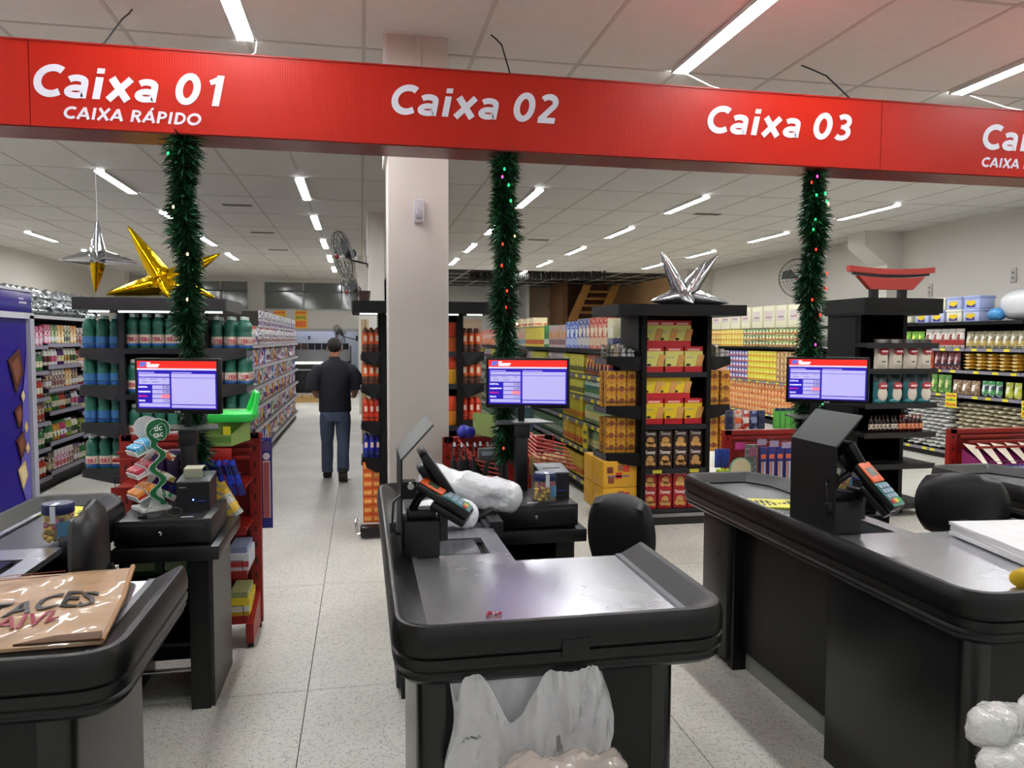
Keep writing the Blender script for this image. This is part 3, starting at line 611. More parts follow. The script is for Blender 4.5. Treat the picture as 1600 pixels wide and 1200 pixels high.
# ---------------------------------------------------------------- goods: prototypes (front faces -Y, standing on z=0)
def P2(a,b,sc=26,th=.56,rough=.45):
    k=('p',a,b,sc,th)
    if k in _m: return _m[k]
    m=M(a,rough,0,.05,7).copy(); nt=m.node_tree; L=nt.links.new; bs=nt.nodes['Principled BSDF']; src=bs.inputs['Base Color'].links[0].from_socket
    tc=nt.nodes.new('ShaderNodeTexCoord'); n=nt.nodes.new('ShaderNodeTexNoise'); n.inputs['Scale'].default_value=sc; n.inputs['Detail'].default_value=3; L(tc.outputs['Object'],n.inputs['Vector'])
    r=nt.nodes.new('ShaderNodeValToRGB'); r.color_ramp.elements[0].position=th-.02; r.color_ramp.elements[0].color=(0,0,0,1); r.color_ramp.elements[1].position=th+.03; r.color_ramp.elements[1].color=(1,1,1,1); L(n.outputs['Fac'],r.inputs['Fac'])
    x=nt.nodes.new('ShaderNodeMix'); x.data_type='RGBA'; L(r.outputs['Color'],x.inputs['Factor']); L(src,x.inputs['A']); x.inputs['B'].default_value=lin(b); L(x.outputs['Result'],bs.inputs['Base Color']); _m[k]=m; return m
def bottle(body,label,cap,h=.25,r=.035,neck=.4,tx=None,seg=10):
    m=MB(); b=M(body,.25); r2=r*neck
    m.lathe([(r*.9,0),(r,h*.03),(r,h*.62),(r*.85,h*.72),(r2,h*.84),(r2,h*.9)],b,seg,cap=True)
    if label: m.lathe([(r*1.02,h*.18),(r*1.02,h*.5)],P2(label,cap,60,.55),seg,cap=False)
    m.lathe([(r2*1.25,h*.88),(r2*1.2,h)],M(cap,.4),seg); return m
def carton(w,d,h,main,band=None,emb=None,top=None):
    m=MB(); m.box(-w/2,w/2,-d/2,d/2,0,h,P2(main,emb or band or main,42,.55))
    if band: m.box(-w/2-.0008,w/2+.0008,-d/2-.0012,d/2,h*.12,h*.36,P2(band,main,70,.57))
    if top: m.box(-w/2-.0009,w/2+.0009,-d/2-.001,d/2,h*.78,h*1.003,M(top,.5))
    if emb: m.lathe([(min(w,h)*.30,0),(min(w,h)*.30,.0012)],M(emb,.5),8,Matrix.Translation((w*.05,-d/2,h*.55))@RX)
    return m
def pouch(w,d,h,main,emb=None,band=None,top=None):
    m=MB(); nx,nz=6,7; v=[]; f=[]; idx={}
    for s in (-1,1):
        for j in range(nz+1):
            for i in range(nx+1):
                u=-1+2*i/nx; t=j/nz; th=d/2*(1-abs(u)**3)*(1-max(0,(t-.35)/.65)**1.5)*(1-.3*max(0,.15-t)/.15)
                v.append((u*w/2*(1-.06*math.sin(t*PI)),s*max(th,.001),t*h))
    n=(nx+1)*(nz+1)
    mats=[]
    for s in range(2):
        for j in range(nz):
            c=main
            if top and j>=nz-2: c=top
            if band and j in (1,2): c=band
            if emb and s==0 and j in (3,4): pass
            for i in range(nx):
                a=s*n+j*(nx+1)+i; q=(a,a+1,a+nx+2,a+nx+1)
                cc=emb if (emb and s==0 and j in (2,3,4) and i in (2,3)) else c
                m.add([v[k] for k in q],[(0,1,2,3) if s==0 else (3,2,1,0)],P2(cc,emb or band or cc,40,.6,.3),True)
    return m
def pillow(w,d,h,main,emb=None,nx=6):
    m=MB(); v=[]; f=[]; ny=4
    for s in (-1,1):
        for j in range(ny+1):
            for i in range(nx+1):
                u=-1+2*i/nx; t=-1+2*j/ny; th=h/2*(1-abs(u)**2.6)**.7*(1-abs(t)**4)**.6
                v.append((u*w/2,t*d/2,h/2+s*th))
    n=(nx+1)*(ny+1)
    for s in range(2):
        for j in range(ny):
            for i in range(nx):
                a=s*n+j*(nx+1)+i; q=(a,a+1,a+nx+2,a+nx+1); f.append(q[::-1] if s==0 else q)
    m.add(v,f,M(main,.35,0,.1,30),True)
    if emb: m.add([(-w*.2,-d*.49,h*.3),(w*.2,-d*.49,h*.3),(w*.2,-d*.47,h*.66),(-w*.2,-d*.47,h*.66)],[(0,1,2,3)],M(emb,.4))
    return m
def tubbox(w,d,h,main,lid,a='e8c81e',b='3a2f8c'):
    m=MB(); m.bbox(-w/2,w/2,-d/2,d/2,0,h*.8,M(main,.35),.01).bbox(-w/2-.008,w/2+.008,-d/2-.008,d/2+.008,h*.78,h,M(lid,.35),.008)
    m.box(-w*.3,w*.25,-d/2-.002,-d/2,h*.1,h*.62,M(a,.5)); m.add([(-w*.3,-d/2-.003,h*.1),(w*.25,-d/2-.003,h*.1),(w*.25,-d/2-.003,h*.38),(w*.0,-d/2-.003,h*.2),(-w*.3,-d/2-.003,h*.34)],[(0,1,2,3,4)],M(b,.5)); return m
_pm={}
def pmesh(mb,name):
    k=id(mb)
    if k not in _pm: _pm[k]=(mb.mesh(name),mb)
    return _pm[k][0]
ORI={'+x':PI/2,'-x':-PI/2,'-y':0.0}
COUNT={}
def goods(name,mb,label,cat,ori,face,a0,a1,z,pitch,group=None,high=1,hstep=0,depth=.09,jit=.004,stuff=False,inset=.03,deep=1,dstep=.1):
    """a row of packs along a shelf front. ori: the way the front looks; face: coordinate of the shelf edge"""
    n=max(1,int((a1-a0)/pitch+.01)); me=pmesh(mb,name); st=MB()
    for q in range(deep):
      for k in range(n):
        for hgt in range(high):
            a=a0+(k+.5)*(a1-a0)/n+R.uniform(-jit,jit); b=inset+depth/2+R.uniform(0,jit*2)+q*dstep; zz=z+hgt*hstep+.0005
            if ori=='+x': loc=(face-b,a,zz)
            elif ori=='-x': loc=(face+b,a,zz)
            else: loc=(a,face+b,zz)
            rz=ORI[ori]+R.uniform(-.04,.04)
            if stuff or q>0: st.merge(mb,Matrix.Translation(loc)@Matrix.Rotation(rz,4,'Z')); continue
            o=bpy.data.objects.new(name,me); link(o); o.location=loc; o.rotation_euler=(0,0,rz)
            o['label']=label; o['category']=cat; o['group']=group or label; COUNT[cat]=COUNT.get(cat,0)+1
    if st.v: solo(name,st,('rear rows of ' if deep>1 else '')+label,cat,kind='stuff')
# ---------------------------------------------------------------- gondolas
def gondola(label,ori,face,depth,y0,y1,bay,zs,top,base=.13,col=SHELF,tags=None,bays=None,panel=None,rail=None):
    sx=1 if ori=='+x' else -1; bk=face-sx*depth; t=thing('shelf_gondola',label,'shelving',((face+bk)/2,(y0+y1)/2,0))
    part('back_panel',MB().box(bk,bk+sx*.02,y0,y1,.0,top,panel or BLKM),t)
    n=max(1,round((y1-y0)/bay)); L=(y1-y0)/n
    part('base_plinth',MB().box(bk,face-sx*.05,y0,y1,0,base-.03,M('0d0d0e',.6)),t)
    for i in range(n+1): part('upright',MB().box(bk,bk+sx*.05,y0+i*L-.015,y0+i*L+.015,0,top,col),t)
    for i in range(n):
        a,b=y0+i*L+.005,y0+(i+1)*L-.005; zz=zs[i%len(zs)] if isinstance(zs[0],(list,tuple)) else zs
        for z in zz:
            dz=(0 if i%2 else .012) if z>.2 else 0
            s=part('shelf',MB().box(bk+sx*.02,face,a,b,z-.03+dz-.012,z-.0,col),t)
            part('price_rail',MB().box(face-sx*.002,face+sx*.012,a,b,z-.042,z-.002,rail or GTAG if z<top-.03 else col),s)
            if tags and i<(tags[1]) and z<top-.04:
                me=MB().box(0,.003,-.045,.045,0,.034,tags[0])
                k=3
                for q in range(k):
                    yy=a+(q+.5)*(b-a)/k+R.uniform(-.08,.08); o=part('price_tag',MB().merge(me,Matrix.Translation((face+sx*.012 if sx>0 else face-.015,yy,z-.04))),s)
    return t
# left wall shelving (looks +x)
LW=-3.3
gondola('dark shelving of toiletries behind the purple cooler at left','+x',LW,.45,8.0,13.9,.98,[[1.28,1.0,.74,.46,.15,1.55],[1.33,1.08,.83,.50,.18,1.57]],1.86,.15)
part('top_rail',MB().box(LW-.45,LW+.02,8.0,13.9,1.83,1.865,M('b9b9b9',.5)),[o for o in C.objects if o.name.startswith('shelf_gondola')][0])
pal=[('f0ecdc','7a1f1f','222222'),('e8e2c8','3f6b35','1e1e1e'),('d94f7d','f2e9f0','3a8f4a'),('3a7d44','e9dfb0','f0f0f0'),('ece8d8','c99a4a','111111'),('5a2d6e','e0d080','f0f0f0'),('e7a23a','fff3d0','2f6f3a'),('c9452e','f4e7c3','eeeeee'),('2a2a35','d8c89a','aaaaaa'),('f4f4f2','d86a9a','c9302c'),('b9c94a','3a5a2a','f0f0f0'),('8f5a3a','eee0c0','c9302c')]
b1=[bottle(a,b,c,.20,.032,.55,seg=8) for a,b,c in pal]; c1_=[carton(.075,.05,.2,a,c if i%2 else b,b) for i,(a,b,c) in enumerate(pal)]
ordn=['top','second','third','fourth','fifth','bottom']
cw={0:'cream',1:'ivory and green',2:'pink',3:'green',4:'cream and tan',5:'purple',6:'amber',7:'rust red',8:'near-black',9:'white and pink',10:'lime',11:'brown'}
for bi in range(6):
    zs=[[1.55,1.28,1.0,.74,.46,.15],[1.57,1.33,1.08,.83,.50,.18]][bi%2]; a=8.0+bi*.983
    for si,z in enumerate(zs):
        if si==0: sel=[(c1_,(0,7,4)),(c1_,(2,3,6))][bi%2]
        else: sel=((b1 if (si+bi)%3 else c1_),((si*5+bi*7)%12,(si*3+bi*2+4)%12,(si*7+bi+9)%12))
        sel=(sel[0],sel[1]+tuple((c*5+si+3)%12 for c in sel[1][:2]))
        for q,ci in enumerate(sel[1]):
            mb=sel[0][ci]; w='box' if sel[0] is c1_ else 'bottle'
            goods('toiletry_'+w,mb,'%s %s, %s shelf, bay %s of the left toiletry shelving'%(cw[ci],w,ordn[si],['one','two','three','four','five','six'][bi]),w,'+x',LW,a+.02+q*.19,a+.02+(q+1)*.19,z,.085 if w=='box' else .068,stuff=bi>2,inset=.015)
foil=pouch(.16,.14,.30,'c9cccb')
goods('foil_bag',crumple([(0,0,0),(0,0,.15),(0,0,.30)],[.09,.085,.05],M('9a9fa0',.25,.8,.2,30),3,1.3,16,14,12) ,'crumpled silver foil bag on top of the left toiletry shelving','bag','+x',LW,8.3,10.9,1.866,.16,depth=.2,jit=.02)
# left aisle gondola (looks +x, x=-1.3)
LA=-1.3; zsL=[1.55,1.28,1.02,.76,.48,.15]
gondola('long grey gondola of cleaning goods along the left aisle','+x',LA,.42,7.0,16.4,.94,zsL,1.6,.15,col=SHELFG,rail=M('a9a3a8',.5))
gondola('back side of the left aisle gondola facing the toiletries','-x',LA-.84,.42,7.0,16.4,.94,zsL,1.6,.15,col=SHELFG)
pal2=[('f2f2f2','3558a8','c23a2a'),('e6921f','f4e04a','c23a2a'),('3c86c8','f0f0f0','2b4f9a'),('f4f4f4','5a3a8a','6a3a9a'),('8a5aa8','f0d0f0','ffffff'),('3f9a4a','f0f0d0','ffffff'),('c9c9d4','7a2a6a','55306a'),('4a4a9a','ffffff','d0d0f0'),('d8d8da','a02a3a','3a3a4a'),('c24a5a','f6f0e0','ffffff'),('e8e4dc','3a6a4a','c23a2a'),('70707a','d8d8e0','2a2a3a')]
cw2=['white and blue','orange','blue','white and violet','mauve','green','grey and plum','indigo','pale grey','coral red','off-white','slate grey']
b2=[bottle(a,b,c,.23,.038,.55,seg=8) for a,b,c in pal2]; p2_=[pouch(.12,.07,.23,a,b,c) for a,b,c in pal2]; k2=[carton(.1,.07,.2,a,c,b) for a,b,c in pal2]
for bi in range(10):
    a=7.0+bi*.94
    for si,z in enumerate(zsL):
        for q in range(5):
            ci=(bi*5+si*7+q*5+(bi*si)%3)%12
            if si==0: ci=[(1,1,2),(0,1,2),(2,2,3),(0,11,10),(0,0,10),(8,0,8),(3,8,8),(8,3,8),(8,8,3),(3,3,8)][bi][q%3]
            kind=(b2,'bottle') if (bi+si+q)%3==0 else ((p2_,'pouch') if (bi+si+q)%3==1 else (k2,'box'))
            if si==0 and bi in(0,1,2): kind=(p2_,'pouch')
            goods('cleaning_'+kind[1],kind[0][ci],'%s %s, %s shelf, bay %s of the left aisle gondola'%(cw2[ci],kind[1],ordn[si],['one','two','three','four','five','six','seven','eight','nine','ten'][bi]),kind[1],'+x',LA,a+.02+q*.18,a+.02+(q+1)*.18,z,.09,stuff=bi>2)
    if bi>3: goods('toothbrush_pack',carton(.09,.03,.22,'d8d4d8','5a3a6a','3a3a4a'),'white hanging pack above bay %s of the left aisle gondola'%['x','x','x','x','five','six','seven','eight','nine','ten'][bi],'pack','+x',LA,a+.02,a+.92,1.79,.12,stuff=True,depth=.03)
    if bi>3: goods('toothbrush_pack',carton(.09,.03,.2,'f1eef0','7a3a3a','3a3a4a'),'white lower hanging pack above bay %s of the left aisle gondola'%['x','x','x','x','five','six','seven','eight','nine','ten'][bi],'pack','+x',LA,a+.02,a+.92,1.56,.12,stuff=True,depth=.03)
# gondola behind the column
gondola('dark gondola hidden behind the cream column facing the left aisle','-x',.22,.38,7.05,15.8,.94,zsL,1.5,.13)
gondola('dark gondola side facing the second aisle behind the cream column','+x',.98,.38,7.05,15.8,.94,zsL,1.5,.13)
m=MB()
for k in range(9): m.box(.0+k*.045,.04+k*.045,12.0,12.03,0,1.93,M(('b29a6c','9d8659','c4ad80')[k%3],.6))
solo('wood_partition',m,'tall pale wooden slat partition at the right edge of the left aisle','partition')
solo('wood_cabinet',MB().box(1.05,1.6,10.2,10.5,0,1.9,M('84705a',.6,0,.2,4)).box(1.06,1.59,10.18,10.2,.1,1.85,M('8f7a62',.6)),'brown wooden cabinet beside the middle garland behind the sliced bread','cabinet')
# yellow-goods gondola (looks -x, x=2.3)
GC=2.3; zsC=[1.53,1.26,1.03,.76,.48,.14]
gondola('long black gondola of juices and sweets behind the biscuit endcap','-x',GC,.4,6.98,16.4,.86,zsC,1.56,.13,rail=M('6e6a72',.5),tags=(YTAG,2))
gondola('far side of the juice gondola facing the right aisle','+x',GC+.8,.4,6.98,16.4,.86,zsC,1.56,.13)
juY=carton(.072,.07,.225,'d8b81c','c9661a','b8c83a'); juO=carton(.072,.07,.225,'e0a81a','d8481a','f0d83a'); gB=bottle('9db88a','e8e4a8','e0d24a',.235,.036,.4,seg=8); gW=bottle('c4d4c4','5a8a4a','3a62a8',.24,.036,.4,seg=8); bW=bottle('e0e4ee','3550a8','f2f2f2',.27,.036,.5,seg=8)
gG=bottle('6a8a6a','b8c0a8','4a5a3a',.23,.036,.4,seg=8); gR=pouch(.13,.06,.23,'a8382a','e8c040','5a2a6a'); gS=pouch(.13,.06,.23,'c8c4c4','7a3a4a','3a2a4a'); yB=carton(.1,.06,.21,'c8c43a','3a3a2a','e0d85a')
bays_t={0:[None,(gR,'red and silver sweet pouch','pouch',.11,1,0),(gW,'clear bottle with blue cap','bottle',.07,1,0),(gB,'green and yellow drink bottle','bottle',.07,1,0),(gB,'pale green drink bottle','bottle',.07,1,0),(bW,'tall blue and white bottle','bottle',.075,1,0)],
 1:[None,(yB,'yellow box with black lettering','box',.1,1,0),(yB,'yellow and orange packet','box',.1,1,0),(juY,'yellow juice carton','carton',.07,1,0),(juO,'orange-yellow juice carton','carton',.07,1,0),(juO,'yellow juice carton with orange band','carton',.07,1,0)],
 2:[None,(gS,'silver pouch','pouch',.11,1,0),(gG,'dark green jar','jar',.07,1,0),(gG,'small green bottle','bottle',.07,1,0),(gG,'green glass bottle','bottle',.07,1,0),(gG,'pale green jar','jar',.07,1,0)],
 3:[None,(yB,'yellow packet','packet',.1,1,0),(gG,'green jar with white lid','jar',.07,1,0),(gS,'mottled silver packet','packet',.1,1,0),(gG,'grey-green jar','jar',.07,1,0),(gG,'grey-green bottle','bottle',.07,1,0)]}
for bi in range(11):
    a=6.98+bi*.857; src=bays_t[bi if bi<4 else 2+bi%2]
    for si,z in enumerate(zsC):
        if not src[si]: continue
        mb,lb,ct,p,h,hs=src[si]
        goods(ct+('' if ct!='box' else '_pack'),mb,'%s, %s shelf, bay %s of the juice gondola'%(lb,ordn[si],['one','two','three','four','five','six','seven','eight','nine','ten','eleven'][bi]),ct,'-x',GC,a+.02,a+.84,z,p,stuff=bi>3,depth=.07)
tops=[('c2342a','e8d8b0','f0e0c0','red and cream biscuit',.32,7.2,7.75),('2f4fa0','e6e2d6','f4ead0','blue and white biscuit',.32,7.75,8.2),('e8e4b8','3a4a8a','f0f0e0','cream',.3,6.98,7.2),('2a5cc4','c8d8f8','e8f0ff','bright blue',.30,8.2,8.7),('b8bccc','7a4a3a','e0902a','grey and orange',.27,8.7,9.5),('3fa04a','f0f0e0','2f7a3a','green',.28,9.5,9.8),('ead22c','e0502a','f4ea6a','yellow',.26,9.8,11.0),('d8d6a8','5a9ab8','e89aa0','pale yellow and blue',.26,11.0,12.4),('e4dc9a','d88a2a','c8d87a','pale lemon',.24,12.4,13.6),('c8403a','e8a060','f0d0c0','red',.28,13.6,15.8)]
for a,b,c,nm,h,y0,y1 in tops:
    goods('biscuit_box',carton(.17,.08,h,a,b,c),nm+' box on top of the juice gondola behind the biscuit endcap','box','-x',GC,y0,y1,1.532,.13,depth=.16,stuff=y0>11)
goods('biscuit_box',carton(.3,.2,.12,'e8dcae','c86a4a','f4e8c8'),'flat cream box lying on the boxes above the juice gondola','box','-x',GC,10.2,12.4,1.81,.42,depth=.2)
# red hanging sale cards on that gondola
def card(x,y,z,rz,w,h,label,marks,nm='price_card'):
    t=thing(nm,label,'price card',(x,y,z),rz,None,True); part('card',MB().box(-w/2,w/2,-.001,.001,0,h,M('ecd82e',.5)),t)
    g=MB(); rg=random.Random(int(x*100+y*10))
    for k,(c,v0,v1) in enumerate(marks):
        u=-.4
        while u<.35: d=rg.uniform(.08,.16); g.box(u*w,(u+d)*w,-.0018,-.001,h*v0+rg.uniform(0,.05)*h,h*v1-rg.uniform(0,.08)*h,M(c,.5)); u+=d+.04
    part('writing',g,t); return t
SG=[('c8342a',.72,.9),('3a7a3a',.42,.64),('d0521e',.1,.36)]
card(2.27,9.1,.86,-PI/2,.17,.22,'yellow price card hanging from the third shelf of the juice gondola',[('4a3a20',.6,.8),('4a3a20',.2,.45)])
card(2.27,7.55,.50,-PI/2,.15,.24,'yellow price card hanging from the fourth shelf of the juice gondola',[('4a3a20',.6,.8),('4a3a20',.2,.45)])
# right wall shelving (looks -x)
RW=7.9
gondola('tall black grocery shelving along the right wall with yellow price tags','-x',RW,.5,7.0,12.4,.90,[1.88,1.53,1.235,.905,.12],1.9,.12,tags=(YTAG,4))
gondola('far end of the right wall shelving with stacked packets','-x',RW-.15,.5,12.42,18.4,1.0,[1.5,.83,.2],1.53,.12,tags=(YTAG,3))
def rwrow(y0,y1,z,mb,lb,ct,p,**k): goods(ct.replace(' ','_'),mb,lb,ct,'-x',RW,y0,y1,z,p,**k)
rwrow(8.9,9.62,1.532,pouch(.15,.09,.26,'e6e2da','8a2f2a','b03a34',None),'white bag with red label and brown disc on the upper right shelving','bag',.14)
rwrow(9.64,10.2,1.532,pouch(.13,.08,.23,'6ab83a','e0d84a','3a4a9a'),'bright green bag beside the gate-topped black stand','bag',.13)
rwrow(7.1,8.86,1.532,pouch(.12,.09,.22,'8d8468','e8e4d4','c8b060'),'clear bag of nuts and seeds on the upper right shelving','bag',.115)
rwrow(9.45,9.82,1.237,pouch(.12,.08,.26,'d8562a','f0c8a0','c83a1a'),'orange coffee-like bag on the second right shelf','bag',.12)
rwrow(8.95,9.43,1.237,pouch(.11,.08,.25,'7a2a30','e0c8c8','3a2028'),'dark red bag on the second right shelf','bag',.11)
rwrow(7.95,8.88,1.237,pillow(.17,.14,.055,'c89a3a','f0e0a0'),'flat gold packet in a stack on the second right shelf','packet',.17,high=5,hstep=.045,depth=.14)
rwrow(7.1,7.9,1.237,pillow(.17,.14,.055,'b8865a','f0e0c0'),'flat tan packet in a stack at the right end of the second shelf','packet',.17,high=5,hstep=.045,depth=.14)
rwrow(9.5,9.86,.907,pouch(.12,.07,.25,'4a90c8','f0f0f0','d8e4f0'),'blue and white bag on the third right shelf','bag',.11)
rwrow(9.1,9.48,.907,pouch(.12,.07,.25,'6ab04a','e8e0a0','4a8a3a'),'green bag with cream label on the third right shelf','bag',.11)
rwrow(8.6,9.08,.907,pouch(.15,.09,.19,'b08a6a','f0f0e8','8a6a4a'),'clear bag of brown pasta on the third right shelf','bag',.15)
rwrow(8.25,8.58,.907,pouch(.11,.07,.2,'3a4a5a','e8f0f0','3f9a4a','2f9a4a'),'dark bag with green top on the third right shelf','bag',.11)
rwrow(7.1,8.22,.907,pouch(.11,.08,.2,'c8cc2a','f0f0e8','d8dc4a'),'yellow-green bag on the third right shelf','bag',.13)
for y0,y1,col,lb,h in ((9.05,10.0,'d8d8d4','white rice bag stacked on the floor shelf of the right shelving',15),(7.1,9.0,'c9bfa2','beige rice bag stacked on the floor shelf of the right shelving',13)):
    for k in range(h):
        off=.06*(k%2); n=int((y1-y0-.05)/.142)
        for i in range(n):
            if y0<8 and i<2: continue
            o=bpy.data.objects.new('rice_bag',pmesh(_pm.setdefault(('rb',col),pillow(.132,.2,.051,col,'e8e4dc' if col=='d8d8d4' else 'e0d8c0')) ,'rice_bag')); link(o)
            o.location=(RW+.14+R.uniform(-.012,.012),y0+off+.075+i*.142,.121+k*.0525); o.rotation_euler=(R.uniform(-.05,.05),R.uniform(-.08,.08),-PI/2+R.uniform(-.08,.08)); o['label']=lb; o['category']='bag'; o['group']=lb
for k in range(14):
    for i in range(4):
        o=bpy.data.objects.new('rice_bag',pmesh(_pm.setdefault('rb2',pillow(.132,.2,.051,'d8d8e4','2a2a6a')),'rice_bag')); link(o); o.location=(RW+.12,10.15+.15*i+.06*(k%2),.121+k*.052); o.rotation_euler=(0,R.uniform(-.06,.06),-PI/2); o['label']='white and navy rice bag stacked behind the gate-topped black stand'; o['category']='bag'; o['group']='white and navy rice bags'
for i in range(4):
    rwrow(8.62+i*.3,8.62+i*.3+.28,1.882,tubbox(.26,.24,.17,('b9c4ea','e6e6d4','b9c4ea','b4c2ee')[i],('a8b6e6','eeeedd','a8b6e6','a8b6e6')[i]),'pale storage tub with yellow and blue label, %s of the lower tub row'%('rightmost','second from right','third from right','leftmost')[i],'tub',.28,depth=.24)
    rwrow(8.62+i*.3,8.62+i*.3+.28,2.054,tubbox(.26,.24,.17,('b4c2ee','b9c4ea','e6e6d4','b9c4ea')[i],('a8b6e6','a8b6e6','eeeedd','a8b6e6')[i]),'pale storage tub with yellow and blue label, %s of the upper tub row'%('rightmost','second from right','third from right','leftmost')[i],'tub',.28,depth=.24)
mb=MB().bbox(-.17,.17,-.14,.14,0,.36,M('e4e2c4',.4),.03).box(-.12,.12,-.142,-.14,.1,.3,M('f0eee4',.5)).box(-.1,.1,-.143,-.142,.13,.15,M('c83a4a',.5))
tm=text('SOCCAMP',.05,M('5a5aa0',.5),.0005); a,b=xw(tm); mb.merge(tm,Matrix.Translation((0,-.143,.2))@Matrix.Diagonal((.2/(b-a),1,1,1))@RX@Matrix.Translation((-(a+b)/2,0,0)))
rwrow(9.85,11.4,1.882,mb,'cream paper pack with a label left of the storage tubs','pack',.36,depth=.28)
goods('paper_pack',MB().bbox(-.2,.2,-.14,.14,0,.44,M('e6e2c6',.5,0,.06,10),.03).box(-.14,.14,-.142,-.14,.14,.34,M('d8ccc8',.5)).box(-.1,.1,-.144,-.142,.2,.23,M('b08a98',.5)),'cream paper pack on the far right wall shelving','pack','-x',RW-.15,12.5,17.9,1.86,.42,depth=.28)
o=solo('plastic_bale',crumple([(8.15,7.0,2.10),(8.12,7.7,2.10),(8.12,8.42,2.08)],[.2,.22,.2],PLAST,5,.15,5,16,20),'large white plastic-wrapped bale on top of the right shelving','bale')
solo('blue_plastic_bale',crumple([(7.98,8.28,1.96),(7.97,8.38,1.97),(7.98,8.50,1.96)],[.07,.08,.06],M('4a9ad8',.25),6,.15,8,14,14),'blue wrapped plastic bale under the white bale at the top right','bale')
solo('plastic_bale',crumple([(8.3,7.3,2.40),(8.25,8.05,2.38)],[.13,.11],PLAST,9,.15,5,16,14),'smaller white bale lying on the larger plastic bale','bale')
far=[(12.5,13.6,1.502,.09,'5a8a3a','d8602a','f0e8c0','green and orange packet'),(13.6,14.6,1.502,.09,'2f7a3a','e0682a','e8e0c0','dark green and orange packet'),(14.6,15.6,1.502,.09,'e0c43a','e8a03a','f4e8a0','yellow packet'),(15.6,17.6,1.502,.09,'d8b04a','c86a2a','f0e0a0','amber packet'),
 (12.5,13.3,.832,.1,'a8784a','d8b07a','e8c89a','brown packet'),(13.3,14.4,.832,.1,'e4d82e','e8842a','f0ec7a','lemon and orange packet'),(14.4,15.3,.832,.1,'2a3a9a','d85a3a','e8e8f8','royal blue packet'),(15.3,17.6,.832,.1,'b83a2a','e8a06a','f0d8b0','red packet'),(12.5,15.4,.202,.1,'d8602a','e89a4a','e8c890','orange packet'),(15.4,17.6,.202,.1,'b8b4a8','a84a4a','e8e4dc','grey packet')]
for y0,y1,z,p,a,b,c,lb in far:
    k=3 if z>1.3 else (5 if z>.5 else 5)
    goods('grocery_packet',carton(.115,.08,.115,a,b,c),lb+' stacked on the %s far right shelf'%({1.502:'upper',.832:'middle',.202:'lower'}[z]),'packet','-x',RW-.15,y0,y1,z,.12,high=k,hstep=.117,depth=.08,stuff=not (z==.832 and y0>13 and y0<15),jit=.002)
for y,zz,lb in ((9.62,.80,'small'),(8.98,.72,'larger'),(7.75,.70,'rightmost')):
    card(RW-.03,y,zz,-PI/2,.17 if lb=='small' else .2,.11 if lb=='small' else .2,'%s yellow price card with red figures over the rice bags'%lb,SG)
